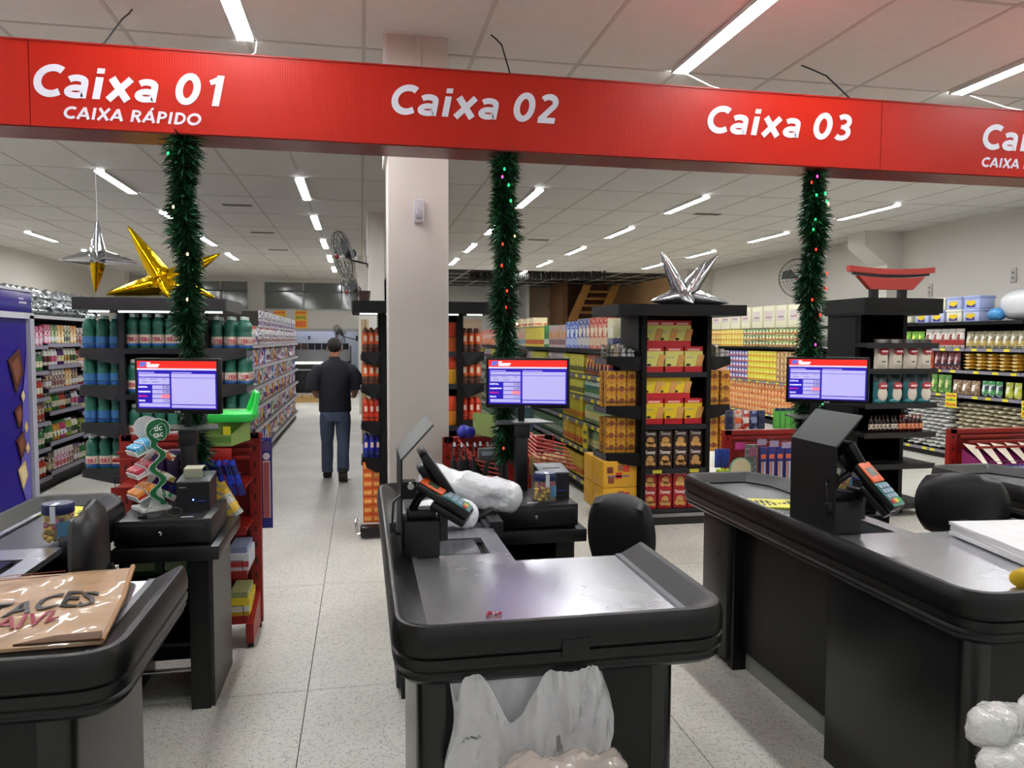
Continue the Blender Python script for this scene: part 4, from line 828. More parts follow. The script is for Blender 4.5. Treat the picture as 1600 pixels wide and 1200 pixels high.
# ---------------------------------------------------------------- endcaps
def board(x0,x1,y0,y1,z0,z1,mat,ch=.01): return MB().prism([(x0+ch,y0),(x1-ch,y0),(x1,y0+ch*2.2),(x1,y1),(x0,y1),(x0,y0+ch*2.2)],z0,z1,mat)
def endcap(x0,x1,y,label,bx0,bx1,zt,zs,wingL=None,wingR=None,mat=SHELF,base=True,wx=(.30,.30),bz=(1.83,1.92),by=None,tags=False,wd=.42,strip=0):
    t=thing('display_stand',label,'display stand',((x0+x1)/2,y+.25,0)); PB=M('070708',.5,spec=.25)
    for a in (x0,x1): part('post',MB().box(a-.02,a+.02,y,y+.05,0,zt,mat),t)
    part('back_panel',MB().box(x0,x1,y+.44,y+.46,0,zt,PB),t)
    for a in (x0,x1): part('side_panel',MB().box(a-.008,a+.008,y+.05,y+.44,0 if not wingL else .0,zt,PB),t)
    part('canopy',board(bx0,bx1,by or y-.3,y+.46,bz[0],bz[1],mat),t)
    if strip: part('light_strip',MB().box(x0+.02,x1-.02,y-.12,y-.09,bz[0]-.012,bz[0],M('f0fff8',.4,emit=strip)).box(bx0+.06,x0-.05,y-.12,y-.09,bz[0]-.012,bz[0],M('f0fff8',.4,emit=strip)).box(x1+.05,bx1-.06,y-.12,y-.09,bz[0]-.012,bz[0],M('f0fff8',.4,emit=strip)),t)
    for z in zs:
        s=part('shelf',MB().box(x0+.02,x1-.02,y+.01,y+.44,z-.035,z,mat),t); part('shelf_lip',MB().box(x0+.02,x1-.02,y,y+.012,z-.04,z+.004,M('24262b',.35,.2)),s)
        if tags and z==zs[-2]:
            for a in (.2,.78): part('price_tag',MB().box(x0+(x1-x0)*a-.035,x0+(x1-x0)*a+.05,y-.004,y,z-.035,z-.005,M('c8c030',.6)),s)
    if base: part('base_plinth',MB().box(x0-.02,x1+.02,y-.02,y+.44,.0,zs[-1]-.045,M('141416',.5)).box(x0-.02,x1+.02,y-.026,y-.018,zs[-1]-.06,zs[-1]-.03,M('9a9a9e',.3,.8)),t)
    for side,wz in ((-1,wingL),(1,wingR)):
        if not wz: continue
        ex=x0-.02 if side<0 else x1+.02; ox=ex+side*wx[0 if side<0 else 1]
        part('wing_panel',MB().box(min(ex,ex+side*.02),max(ex,ex+side*.02),y+.05,y+wd+.1,.1,wz[0][0]+.2 if 0 else zt,PB),t)
        for z in [q[0] for q in wz]:
            lo,hi=min(ex,ox),max(ex,ox)
            v=[(ex,y+.02,z-.012),(ox,y+.08,z-.012),(ox,y+wd,z-.012),(ex,y+wd,z-.012),(ex,y+.02,z),(ox,y+.08,z),(ox,y+wd,z),(ex,y+wd,z)]
            F=[(0,3,2,1),(4,5,6,7),(0,1,5,4),(1,2,6,5),(2,3,7,6),(3,0,4,7)]
            m=MB().add(v,F,mat); m.add([(ex,y+.015,z-.10),(ex+side*.05,y+.015,z-.10),(ox,y+.075,z-.05),(ox,y+.075,z+.02),(ex,y+.015,z+.02)],[(0,1,2,3,4)],mat)
            s=part('wing_shelf',m,t); part('price_rail',MB().box(ox,ox+side*.008,y+.08,y+wd,z-.05,z-.005,M('5f5b66',.5)),s)
            part('wire_guard',MB().tube([(ex,y+.02,z+.05),(ox-side*.01,y+.08,z+.05),(ox-side*.01,y+wd,z+.05)],.003,BLACK,4),s)
    return t
G1=M('212124',.45)
endcap(-1.80,-1.22,6.3,'dark grey display stand of green disinfectant bottles under the gold star',-2.045,-.985,1.83,[1.545,1.19,.84,.49,.14],[(1.53,),(1.245,),(.955,),(.60,)],[(1.53,),(1.245,),(.955,)],mat=G1,strip=3.5)
endcap(.18,.80,6.3,'black display stand of bread and biscuits behind the cream column',-.07,1.035,1.83,[1.52,1.25,.9,.55,.14],[(1.50,),(1.235,),(.93,),(.63,)],[(1.50,),(1.235,),(.93,)],wx=(.16,.2),strip=1.2)
endcap(2.41,3.01,6.25,'black display stand of biscuit boxes under the silver star',2.07,3.21,1.83,[1.34,.88,.49,.13],[(1.46,),(1.03,),(.62,)],[(1.46,),(1.03,)],wx=(.30,.22),tags=True)
# emptier black stand topped with the red gate ornament
t=endcap(4.50,5.0,6.3,'near-empty black display stand topped by a red gate ornament',4.43,5.24,1.88,[1.60,1.365,1.05,.78,.49,.10],None,None,mat=M('060606',.5,spec=.25),wx=(.3,.2),bz=(1.875,2.01),by=6.1)
for z in (1.60,1.365,1.05,.78,.49,.12):
    s_=part('wide_shelf',MB().box(4.47,5.21,6.12,6.295,z-.035,z,M('060606',.5,spec=.25)).box(5.03,5.21,6.295,6.72,z-.035,z,M('060606',.5,spec=.25)),t); part('shelf_lip',MB().box(4.47,5.21,6.112,6.12,z-.045,z+.004,M('101012',.4)),s_)
part('inner_post',MB().box(4.53,4.56,6.34,6.37,.1,1.87,M('1c1c1e',.4)),t); part('canopy_step',board(4.45,5.22,6.12,6.74,1.86,1.88,M('17171a',.5)),t)
GR=M('b5372c',.5); t=thing('gate_ornament','red and black wooden gate ornament on top of the black stand at right','ornament',(4.85,6.34,2.01))
def curved(x0,x1,z0,z1,sag,y0,y1,m,tp=0):
    b=MB();n=12;v=[];f=[]
    for i in range(n+1):
        u=i/n; x=x0+(x1-x0)*u; s=-sag*(1-(2*u-1)**2)
        xx=x0+tp+(x1-x0-2*tp)*u
        v+=[(xx,y0,z0+s),(x,y0,z1+s),(x,y1,z1+s),(xx,y1,z0+s)]
    for i in range(n):
        for k in range(4): a=i*4+k; c=i*4+(k+1)%4; f.append((a,a+4,c+4,c))
    f+=[(0,1,2,3),(n*4+3,n*4+2,n*4+1,n*4)]
    return b.add(v,f,m)
part('lintel',curved(4.41,5.30,2.262,2.315,.025,6.3,6.36,GR),t,'curved red lintel'); part('black_beam',curved(4.46,5.25,2.235,2.262,.024,6.31,6.35,BLACK),t); part('red_brace',MB().add([(4.50,6.3,2.225),(4.63,6.3,2.10),(5.07,6.3,2.10),(5.20,6.3,2.225),(5.07,6.3,2.212),(4.85,6.3,2.205),(4.63,6.3,2.212),(4.50,6.36,2.225),(4.63,6.36,2.10),(5.07,6.36,2.10),(5.20,6.36,2.225),(5.07,6.36,2.212),(4.85,6.36,2.205),(4.63,6.36,2.212)],[(0,1,2,3,4,5,6),(7,8,9,10,11,12,13)[::-1]]+[(i,7+i,7+(i+1)%7,(i+1)%7) for i in range(7)],GR),t)
for x in (4.68,4.98): part('post',MB().box(x-.035,x+.035,6.31,6.36,2.01,2.11,BLACK),t)
# green disinfectant bottles with parts
BG=M('2f6f5c',.22,0,.1,6); BL_=M('e8d8c8',.5); BB=M('2a62b8',.4); TXR=M('c2203a',.5)
def teiu(x,y,z,label,group,blue=False,sc=1.0,rz=0):
    t=thing('disinfectant_bottle',label,'bottle',(x,y,z),rz,group,True)
    k='b' if blue else 'r'
    if k not in _pm:
        r=.046; b=MB().lathe([(r*.93,0),(r,.008),(r,.115),(r*.9,.135),(r*.86,.15),(r*.97,.175),(r*.93,.205),(r*.6,.235),(r*.40,.245)],BG,14).mesh('body')
        l=MB().lathe([(r*1.015,.022),(r*1.015,.108)],M('4a86c0',.35,.3) if blue else BL_,14,cap=False).lathe([(r*1.02,.022),(r*1.02,.04)],BB,14,cap=False)
        if not blue: tm=text('TEIU',.041,TXR,.0006,.0,.0014,sp=.95); l.merge(wrap(tm,r*1.02,.057),Matrix.Identity(4))
        c=MB().lathe([(r*.44,.243),(r*.46,.25),(r*.44,.27)],M('dff0ea',.4),12).mesh('cap'); _pm[k]=(b,l.mesh('label'),c)
    b,l,c=_pm[k]; part('body',b,t); part('label',l,t); part('cap',c,t); t.scale=(sc,)*3
for zi,z in enumerate((1.545,1.19,.84,.49,.14)):
    for k in range(6): teiu(-1.745+k*.094,6.40,z+.001,'green disinfectant bottle facing front on the %s shelf of the disinfectant stand'%ordn[zi if zi<4 else 5],'front bottles, %s shelf of the disinfectant stand'%ordn[zi])
    if zi<2:
        for k in range(6): teiu(-1.745+k*.094,6.52,z+.001,'green disinfectant bottle in the rear row on the %s shelf of the disinfectant stand'%ordn[zi],'rear bottles, %s shelf of the disinfectant stand'%ordn[zi])
for zi,z in enumerate((1.53,1.245,.955,.60)):
    for k in range(3): 
        for q in range(2): teiu(-1.88-k*.095,6.44+q*.1,z+.001,'green disinfectant bottle on the %s left wing shelf of the disinfectant stand'%ordn[zi],'left wing bottles, %s shelf of the disinfectant stand'%ordn[zi],blue=zi<3)
for zi,z in enumerate((1.53,1.245,.955)):
    for k in range(3):
        for q in range(3): teiu(-1.13+k*.1,6.44+q*.1,z+.001,'green disinfectant bottle on the %s right wing shelf of the disinfectant stand'%ordn[zi],'right wing bottles, %s shelf of the disinfectant stand'%ordn[zi],rz=.5)
# bread and biscuit packs on the stand behind the column
def roll_pack(c,c2,h=.22,r=.027):
    m=MB(); m.lathe([(r*.3,.0),(r*.95,.012),(r,.05),(r,h*.42)],M(c2,.3,0,.2,40),10); m.lathe([(r*1.01,h*.38),(r*1.01,h*.8)],M(c,.35),10,cap=False); m.lathe([(r,h*.8),(r*.9,h*.9),(r*.3,h)],M(c2,.3,0,.2,40),10)
    m.add([(-r*.45,-r*1.03,h*.48),(r*.45,-r*1.03,h*.48),(r*.45,-r*1.03,h*.7),(-r*.45,-r*1.03,h*.7)],[(0,1,2,3)],M('f0d8c0',.5)); return m
rp=roll_pack('e0622e','6a4030'); rr_=roll_pack('d83a2a','e8502e',.2,.025); rb_=roll_pack('2a34a8','26308a',.2,.026)
for side,x0,x1,w in ((-1,.01,.155,'left'),(1,.83,1.0,'right')):
    for zi,(z,mb,c,nm) in enumerate(((1.50,rp,'orange and brown bread pack','bread_pack'),(1.235,rp,'orange and brown bread pack','bread_pack'),(.93,rr_,'red-orange biscuit tube','biscuit_tube'),(.63,rb_,'dark blue biscuit tube','biscuit_tube'))):
        if side>0 and zi==3: continue
        goods(nm,mb,'%s, %s %s wing behind the cream column'%(c,ordn[zi],w),'pack','-y',6.33,x0,x1,z,.047,jit=.001,deep=3,dstep=.09)
for k in range(7):
    for x in (.045,.125): solo('orange_carton',MB().bbox(x-.04,x+.04,6.36,6.6,.10+k*.073,.10+k*.073+.07,M('d8621e',.5),.004).box(x-.03,x+.03,6.358,6.36,.12+k*.073,.15+k*.073,M('f0b060',.5)),'flat orange carton in the stack at the foot of the bread stand','carton',group='orange cartons at the foot of the bread stand')
for k,(z,c) in enumerate(((1.25,'d8a01e'),(.9,'d8861e'),(.55,'e0a82a'),(.14,'d8621e'),(1.52,'d8661e'))):
    for i in range(4):
        for j in range(2): solo('snack_box',MB().bbox(.21+i*.15,.35+i*.15,6.36,6.5,z+.001+j*.125,z+.123+j*.125,M(c if (i+j)%2 else 'd8461e',.5),.004),'orange and yellow snack box on the %s shelf of the bread stand'%['second','third','fourth','bottom','top'][k],'box',group='snack boxes on the %s shelf of the bread stand'%['second','third','fourth','bottom','top'][k])
t=thing('barrier_gate','low black floor bumper with chrome bar at the foot of the bread stand','bumper',(.05,6.3,0))
part('block',MB().bbox(-.02,.2,6.2,6.33,.02,.1,BLACK,.015),t); part('chrome_bar',MB().tube([(-.03,6.22,.17),(-.05,6.22,.17),(-.05,6.22,-.0+.05),(-.02,6.22,.05)],.012,CHROME,8),t)
# biscuit stand: centre boxes
def cream_box(yel):
    m=MB(); a,b,h=.165,.11,.225; r=M('c2202a',.5); yl=M('e0e07a' if not yel else 'e8cc1e',.5)
    m.box(-a/2,a/2,-b/2,b/2,0,h,r); m.box(-a/2-.001,a/2+.001,-b/2-.0012,b/2,h*.22,h*.82,yl)
    for k in range(3): m.bbox(-.01+k*.018,.012+k*.018,-b/2-.006,-b/2,h*.24+k*.008,h*.72+k*.004,M('dca45a',.5),.004,Matrix.Translation((.01,0,0))@Matrix.Rotation(.28,4,'Y')@Matrix.Translation((-.0,0,-.002)))
    m.ball((-.05,-b/2-.001,h*.28),(.022,.003,.012),M('3a2418',.5),8,6); m.box(-.07,-.005,-b/2-.002,-b/2,h*.56,h*.585,M('8a9ab8',.5)); m.box(-.055,.055,-b/2-.002,-b/2,h*.84,h*.92,M('f0b8a8',.5)); return m
for z,yel,row in ((1.342,False,'upper'),(.882,True,'lower')):
    mb=cream_box(yel)
    goods('wafer_box',mb,'red and %s wafer box, %s wafer shelf, bottom layer'%('yellow' if yel else 'pale lime',row),'box','-y',6.27,2.43,2.98 if not yel else 2.98,z,.18,jit=.002,depth=.11)
    goods('wafer_box',mb,'red and %s wafer box, %s wafer shelf, top layer'%('yellow' if yel else 'pale lime',row),'box','-y',6.27,2.43,2.84,z+.2265,.13,jit=.002,depth=.11)
def tommy(c,h):
    m=MB(); w,d=.125,.1; m.box(-w/2,w/2,-d/2,d/2,0,h,M(c,.5)); tm=text('Tommy',.042,M('f2eee4',.5),.0006,.15,.0012,sp=.95); a,b=xw(tm)
    m.merge(tm,Matrix.Translation((0,-d/2-.001,h*.78))@Matrix.Diagonal((.1/(b-a),1,1,1))@RX@Matrix.Translation((-(a+b)/2,0,0)))
    ck=M('d8a860',.5)
    for x,z,r in ((0,.075,.034),(-.024,.045,.024),(.034,.035,.017),(.01,.045,.022)): m.lathe([(r,0),(r,.004)],ck,12,Matrix.Translation((x,-d/2,z+.003))@RX)
    for k in range(8): a=k*.8; m.lathe([(.0035,0),(.0035,.0012)],M('5a3018',.5),6,Matrix.Translation((.02*math.cos(a),-d/2-.004,.08+.02*math.sin(a)))@RX)
    return m
tb,tr=tommy('33201c',.165),tommy('a81c22',.17)
for z,mb,nm,row in ((.492,tb,'dark brown cookie box','third'),(.132,tr,'red cookie box','bottom')):
    for lv in (0,1): goods('cookie_box',mb,'%s, %s layer on the %s shelf of the biscuit stand'%(nm,('lower','upper')[lv],row),'box','-y',6.27,2.42,2.99,z+lv*(.167 if row=='third' else .172),.14,jit=.001,depth=.1)
yc=carton(.085,.08,.105,'dba536','c98a28','8a4a2a'); 
for z,h,w in ((1.03+.001,4,'middle'),(.62+.001,4,'lower')):
    for q in range(2):
        goods('yellow_carton',yc,'golden carton, %s left wing of biscuit stand, %s set'%(w,('front','rear')[q]),'carton','-y',6.36+q*.12,2.10,2.38,z-.0,.09,high=3,hstep=.106,jit=.0005,depth=.08,inset=.0)
    goods('yellow_carton',yc,'golden carton, %s right wing of biscuit stand'%w,'carton','-y',6.33,3.06,3.28,z if w=='middle' else .62,.09,high=3 if w=='middle' else 3,hstep=.106,jit=.0005,depth=.08)
for k,(z,w) in enumerate(((.1,'lower'),(.335,'upper'))):
    for j in range(2):
        m=MB().bbox(2.06,2.37,6.3+j*.3,6.58+j*.3,z,z+.23,M('e2ac2e',.5),.004); g=M('7a3a22',.5)
        if j==0:
            for u,v,c in ((2.12,.15,'7a3a22'),(2.20,.10,'c8362a'),(2.27,.16,'c8362a'),(2.13,.06,'8a4a2a'),(2.22,.17,'8a5a3a')): m.bbox(u-.025,u+.03,6.297,6.3,z+v-.025,z+v+.03,M(c,.5),.002)
            m.box(2.1,2.3,6.297,6.3,z+.09,z+.105,M('8a6a8a',.5))
        solo('large_carton',m,'large yellow carton, %s %s one at the left foot of the biscuit stand'%(w,('front','back')[j]),'carton')
for side,x0,x1,w in ((-1,2.08,2.38,'left'),(1,3.05,3.26,'right')):
    v=MB(); rg=random.Random(side)
    for k in range(26):
        x=rg.uniform(x0+.02,x1-.02); y=rg.uniform(6.34,6.62); h=rg.uniform(.07,.13); v.lathe([(.016,0),(.02,h*.4),(.008,h*.7),(.02,h)],M(rg.choice(('c9cbc4','8a8f7a','b4a890','e8e8e8')),.3,0,.2,60),6,Matrix.Translation((x,y,1.462)))
    solo('wrapped_sweets',v,'heap of clear wrapped sweets on the top %s wing of the biscuit stand'%w,'sweets',kind='stuff')
for k in range(4): pass
def rice_coffee(main,top):
    m=pouch(.148,.09,.27,main,None,None,top)
    if main!='d8d0c0': m.ball((0,-.040,.085),(.05,.010,.07),M('e0d8c8',.4),12,8); m.ball((-.03,-.036,.02),(.05,.010,.02),M('3f8f96',.4),10,6)
    m.ball((0,-.046,.16),(.052,.010,.034),M('a82430',.3),14,8); m.box(-.03,.03,-.058,-.052,.152,.168,M('f0d8d8',.4)); m.box(-.018,.018,-.046,-.043,.06,.07,M('2a2a2a',.5)); return m
goods('coffee_bag',rice_coffee('d8d0c0','2e2420'),'cream bag with red oval on the second shelf of the gate-topped stand','bag','-y',6.12,4.60,5.21,1.367,.15,depth=.09)
goods('coffee_bag',rice_coffee('2a7078','1c3438'),'teal bag with red oval on the third shelf of the gate-topped stand','bag','-y',6.12,4.60,5.21,1.052,.15,depth=.09)
goods('sauce_bottle',bottle('1c1210','d8d0c0','1a1a1a',.155,.021,.3,seg=8),'dark sauce bottle with cream label on the fourth shelf of the gate-topped stand','bottle','-y',6.13,4.56,4.86,.782,.042,depth=.04)
goods('sauce_bottle',bottle('3a1410','e0a878','c23024',.155,.021,.3,seg=8),'red-capped sauce bottle on the fourth shelf of the gate-topped stand','bottle','-y',6.13,4.86,5.12,.782,.042,depth=.04)
# ---------------------------------------------------------------- foil star balloons
GOLD=M('d8b010',.16,1,.1,20,.35,18); SILV=M('c4c6ca',.16,1,.1,20,.35,18)
def star(x,y,z,arms,label,mats,r=.085):
    t=thing('star_balloon',label,'balloon',(x,y,z))
    c=Vector((x,y,z)); part('centre',MB().ball(c,r*.9,mats[0],12,8),t)
    for i,(dx,dz,dy) in enumerate(arms):
        d=Vector((dx,dy,dz)); L=d.length; d.normalize(); a=d.cross(Vector((0,1,0))); a=a.normalized() if a.length>.05 else Vector((1,0,0)); b=a.cross(d); v=[];f=[];n=16;k=14
        for j in range(k+1):
            u=j/k; rr=r*1.05*(min(1,u*6+.55))*(1-u)**.8+.002
            for q in range(n):
                th=2*PI*q/n; lobe=.86+.16*abs(math.cos(2*th)); w=mnoise.noise(Vector((q*.9+i*7,j*.6,0)))*.09*(1-u)
                v.append(c+d*(L*u+.02)+(a*math.cos(th)+b*math.sin(th))*rr*(lobe+w))
        for j in range(k):
            for q in range(n): q2=(q+1)%n; f.append((j*n+q,j*n+q2,(j+1)*n+q2,(j+1)*n+q))
        part('arm',MB().add(v,f,mats[i%len(mats)] if len(mats)<3 else mats[i],True),t)
    return t
star(-1.44,6.15,2.04,[(-.24,.40,0),(-.38,-.09,-.05),(.38,.22,0),(.34,-.1,-.02),(.05,-.1,-.12),(-.02,.02,.4)],'gold foil star balloon lying on the disinfectant stand',(GOLD,))
star(2.715,6.15,2.0,[(-.2,.37,.02),(.30,.35,.0),(.17,.29,-.05),(-.28,-.045,0),(.42,-.05,.03),(.02,-.06,-.13),(.0,-.02,.35)],'silver foil star balloon lying on the biscuit stand',(SILV,))
t=star(-2.47,8.0,2.40,[(0,.34,0),(-.33,-.03,0),(.33,-.04,0),(-.03,-.32,-.01),(.08,-.06,-.3),(0,0,.3)],'silver foil star balloon with one gold arm hanging from the ceiling at left',(SILV,SILV,SILV,GOLD,SILV,SILV),.075)
part('string',MB().tube([(-2.47,8,2.72),(-2.47,8,3.4)],.0025,M('dddddd'),4),t)
# ---------------------------------------------------------------- wall fans
def fan(x,y,z,n,label,arm,r=.27):
    """n: direction the fan blows"""
    t=thing('wall_fan',label,'fan',(x,y,z)); c=Vector((x,y,z)); n=Vector(n).normalized(); a=n.cross(Vector((0,0,1))).normalized(); b=a.cross(n)
    W=M('2c2e30',.35,.4)
    def ring(rr,o,th=.005): return [c+n*o+(a*math.cos(2*PI*i/28)+b*math.sin(2*PI*i/28))*rr for i in range(28)]
    m=MB()
    for rr,o in ((r,.0),(r*.97,.045),(r*.72,.07),(r*.45,.082),(r*.97,-.04),(r*.7,-.06),(r*.42,-.07)): m.tube(ring(rr,o),.0035 if rr<r else .006,W,5,True)
    for i in range(30):
        q=2*PI*i/30; d=a*math.cos(q)+b*math.sin(q)
        for s in (1,-1): m.tube([c+n*.085*s+d*.05,c+n*.07*s+d*r*.6,c+n*.045*s+d*r*.95,c+d*r],.0017,W,4)
    part('cage',m,t); part('badge',MB().ball(c+n*.09,.035,M('8a2a2a',.4),10,6),t)
    for i in range(3):
        q=2*PI*i/3; d=a*math.cos(q)+b*math.sin(q); e=a*math.cos(q+.9)+b*math.sin(q+.9)
        part('blade',MB().add([c+d*.03+n*.01,c+d*r*.85+n*.02,c+(d+e).normalized()*r*.88-n*.01,c+e*r*.6-n*.02,c+e*.04-n*.01],[(0,1,2,3,4)],M('55585a',.4)),t)
    A=Vector(arm)
    part('motor',MB().tube([c-n*.03,c-n*.08,c-n*.17,c-n*.19],[.045,.06,.055,.03],M('1c1d20',.35),12),t); part('motor_cap',MB().tube([c-n*.10,c-n*.145],.062,M('c9ccd0',.4),12),t)
    part('bracket',MB().tube([c-n*.1,c-n*.12-Vector((0,0,.09)),(c-n*.12-Vector((0,0,.09))).lerp(A-Vector((0,0,.09)),.6),A-Vector((0,0,.09)),A],.014,BLACK,8).tube([A-Vector((0,0,.13)),A+Vector((0,0,.03))],.028,BLACK,8),t)
    return t
fan(-.24,11.05,2.80,(-.93,-.30,-.25),'large black wall fan on the white column, upper of two',(.11,11.1,2.78),.34)
fan(-.17,14.3,2.50,(-.9,-.35,-.25),'grey wall fan lower and behind the large column fan',(.05,14.3,2.44),.34)
solo('fan_post',MB().bbox(.05,.18,14.2,14.4,0,3.4,COLM,.005),'white column carrying the lower wall fan','column')
fan(8.38,13.6,2.84,(-.8,-.6,-.1),'round black wall fan on the right wall beside the right garland',(8.70,13.65,2.80),.38)
fan(-.6,22.4,1.75,(-.85,-.3,-.35),'black wall fan by the bakery opening behind the walking man',(-.12,23.15,1.70),.3)
fan(6.4,24.6,2.75,(-.5,-.8,-.1),'wall fan on the warm lit back wall behind the silver star',(6.5,25.75,2.72),.3)
m=MB(); 
for k in range(6): m.box(.06+k*.03,.08+k*.03,11.02,11.03,2.0,2.2,M('3a2418',.6))
solo('wicker_planter',MB().lathe([(.04,0),(.052,.10),(.045,.10),(.035,.02)],M('3a2016',.7,0,.3,40),14,Matrix.Translation((.03,6.45,1.921))),'small dark wicker basket on the canopy of the bread stand','basket')
# ---------------------------------------------------------------- back of the shop
OV=M('3a3a3c',.35,.4)
t=thing('bakery_oven','black and steel bakery counter seen through the service opening','oven',(-1.4,24.6,0))
part('cabinet',MB().box(-2.3,-.35,24.4,25.2,0,.95,M('141416',.5)),t); part('steel_front',MB().box(-2.3,-.35,24.36,24.4,.95,1.3,M('8a8c90',.3,.8)),t)
part('lit_strip',MB().box(-2.2,-.5,24.33,24.36,.86,.93,M('f4fbe8',.4,emit=4)),t,'lit strip'); part('steel_band',MB().box(-2.2,-.5,24.33,24.36,.66,.70,M('c9ccd0',.3,.6)),t)
for k in range(9): part('bread_basket',MB().box(-2.25+k*.21,-2.07+k*.21,24.5,24.8,1.3,1.5,M(('6a5442','2a2c34')[k>2],.6)),t)
solo('steel_shelf',MB().box(-.9,-.3,25.3,25.9,1.38,1.42,M('c8ccd0',.3,.6)).box(-.36,-.32,25.3,25.9,0,1.4,M('6a6c70',.3,.6)).box(-.9,-.86,25.3,25.9,0,1.4,M('6a6c70',.3,.6)),'steel table frame at the right of the bakery opening','table')
solo('bakery_fill_panel',MB().box(-2.2,-.4,25.2,25.5,2.55,2.58,M('f4f8ff',.4,emit=9)),'added unseen white glowing panel that brightens the bakery room','light')  # unseen glowing panel, added to brighten the bakery wall
solo('bakery_lamp',MB().box(-2.3,-.4,26.45,26.5,2.05,2.08,M('c8b8ff',.4,emit=3)),'thin violet glowing strip on the bakery wall','light')
solo('wall_switch',MB().box(-1.75,-1.68,26.57,26.6,1.62,1.74,M('5a6470',.5)),'small grey switch on the pale bakery wall','switch')
t=thing('wooden_pallet','pale wooden pallet on the floor before the bakery opening','pallet',(-1.5,20.6,0)); PW=M('b08f5a',.7,0,.2,10)
for y in (20.2,20.6,21.0): part('runner',MB().box(-2.2,-.6,y-.04,y+.04,.0,.12,PW),t)
for k in range(7): part('plank',MB().box(-2.2+k*.24,-2.02+k*.24,20.12,21.08,.12,.145,PW),t)
solo('flour_sack',crumple([(-1.95,20.5,.15),(-1.93,20.5,.45),(-1.95,20.5,.8)],[.2,.19,.09],M('c9a68a',.7),3,.15,6,12,12),'tall beige sack standing on the pallet at left of the bakery opening','sack')
solo('red_crate',MB().bbox(-.02,.12,19.2,19.5,0,1.05,M('c03a2a',.5),.01),'narrow red stand on the right side of the left aisle end','stand')
for x,lb in ((-2.32,'left'),(-1.72,'right')):
    t=thing('sale_poster','orange, green and yellow sale poster on the back wall, %s one'%lb,'poster',(x,YB-.02,2.0)); part('sheet',MB().box(x-.17,x+.17,YB-.02,YB-.005,1.93,2.46,M('e0a81e',.5)),t)
    g=MB(); rg=random.Random(4)
    for c,z0,z1 in (('c8461a',2.36,2.43),('5a8a2a',2.2,2.3),('d8401a',1.98,2.16)):
        for k in range(5): g.box(x-.15+k*.06,x-.11+k*.06,YB-.024,YB-.02,z0+rg.uniform(0,.02),z1,M(c,.5))
    part('writing',g,t)
solo('wall_banner',MB().box(-4.6,-2.6,22.6,22.62,2.0,2.42,M('3d3935',.6)),'dark brown panel at the back above the cleaning goods','panel')
# wooden staircase
t=thing('wooden_staircase','wooden staircase under the dark far ceiling, behind the juice gondola','staircase',(6.8,22.6,0)); WD=M('96692a',.6,0,.25,6); WD2=M('5a3816',.6,0,.25,6)
for x0_ in (6.35,7.25):
    v=[(x0_-.35,22.4,1.9),(x0_-.05,22.4,1.9),(x0_+.55,22.4,3.3),(x0_+.3,22.4,3.3)]; v2=[(a,b+.08,c) for a,b,c in v]
    part('stringer',MB().add(v+v2,[(0,1,2,3)[::-1],(4,5,6,7)]+[(i,(i+1)%4,4+(i+1)%4,4+i) for i in range(4)],WD),t)
for k in range(6): part('tread',MB().box(6.25+k*.09,7.2+k*.09,22.48,22.8,2.02+k*.21,2.08+k*.21,WD),t)
part('side_panel',MB().box(6.0,6.1,22.45,24.0,1.3,3.38,WD2),t); part('back_panel',MB().box(6.1,7.7,23.3,23.4,1.3,3.38,WD2),t); part('support_post',MB().box(6.02,6.14,22.38,22.5,0,3.38,WD2),t)
part('lower_flight',MB().box(6.1,7.4,22.9,23.3,.0,1.9,WD2),t)
g=MB(); rg=random.Random(9)
for k in range(60):
    x=2.9+k*.055; g.lathe([(.02,0),(.045,-.16),(.01,-.24)],M('1c1a16',.7),6,Matrix.Translation((x,20.4-k*.025+rg.uniform(-.1,.1),3.45-rg.uniform(0,.03))))
solo('hanging_strand',g,'row of small dark bunches hanging below the dark ceiling','decoration',kind='stuff')
# outlets on right wall
for y,z,lb in ((8.15+.75,2.52,'rightmost'),(10.45,2.42,'middle'),(14.9,2.2,'farthest')):
    t=thing('wall_outlet','small white outlet plate high on the right wall, %s of three'%lb,'outlet',(XR-.02,y,z)); part('plate',MB().bbox(XR-.02,XR,y-.045,y+.045,z-.1,z+.1,M('c4c0ba',.5),.005),t); part('socket',MB().box(XR-.024,XR-.02,y-.02,y+.02,z+.02,z+.05,M('8a8680',.5)).box(XR-.024,XR-.02,y-.02,y+.02,z-.05,z-.02,M('8a8680',.5)),t)
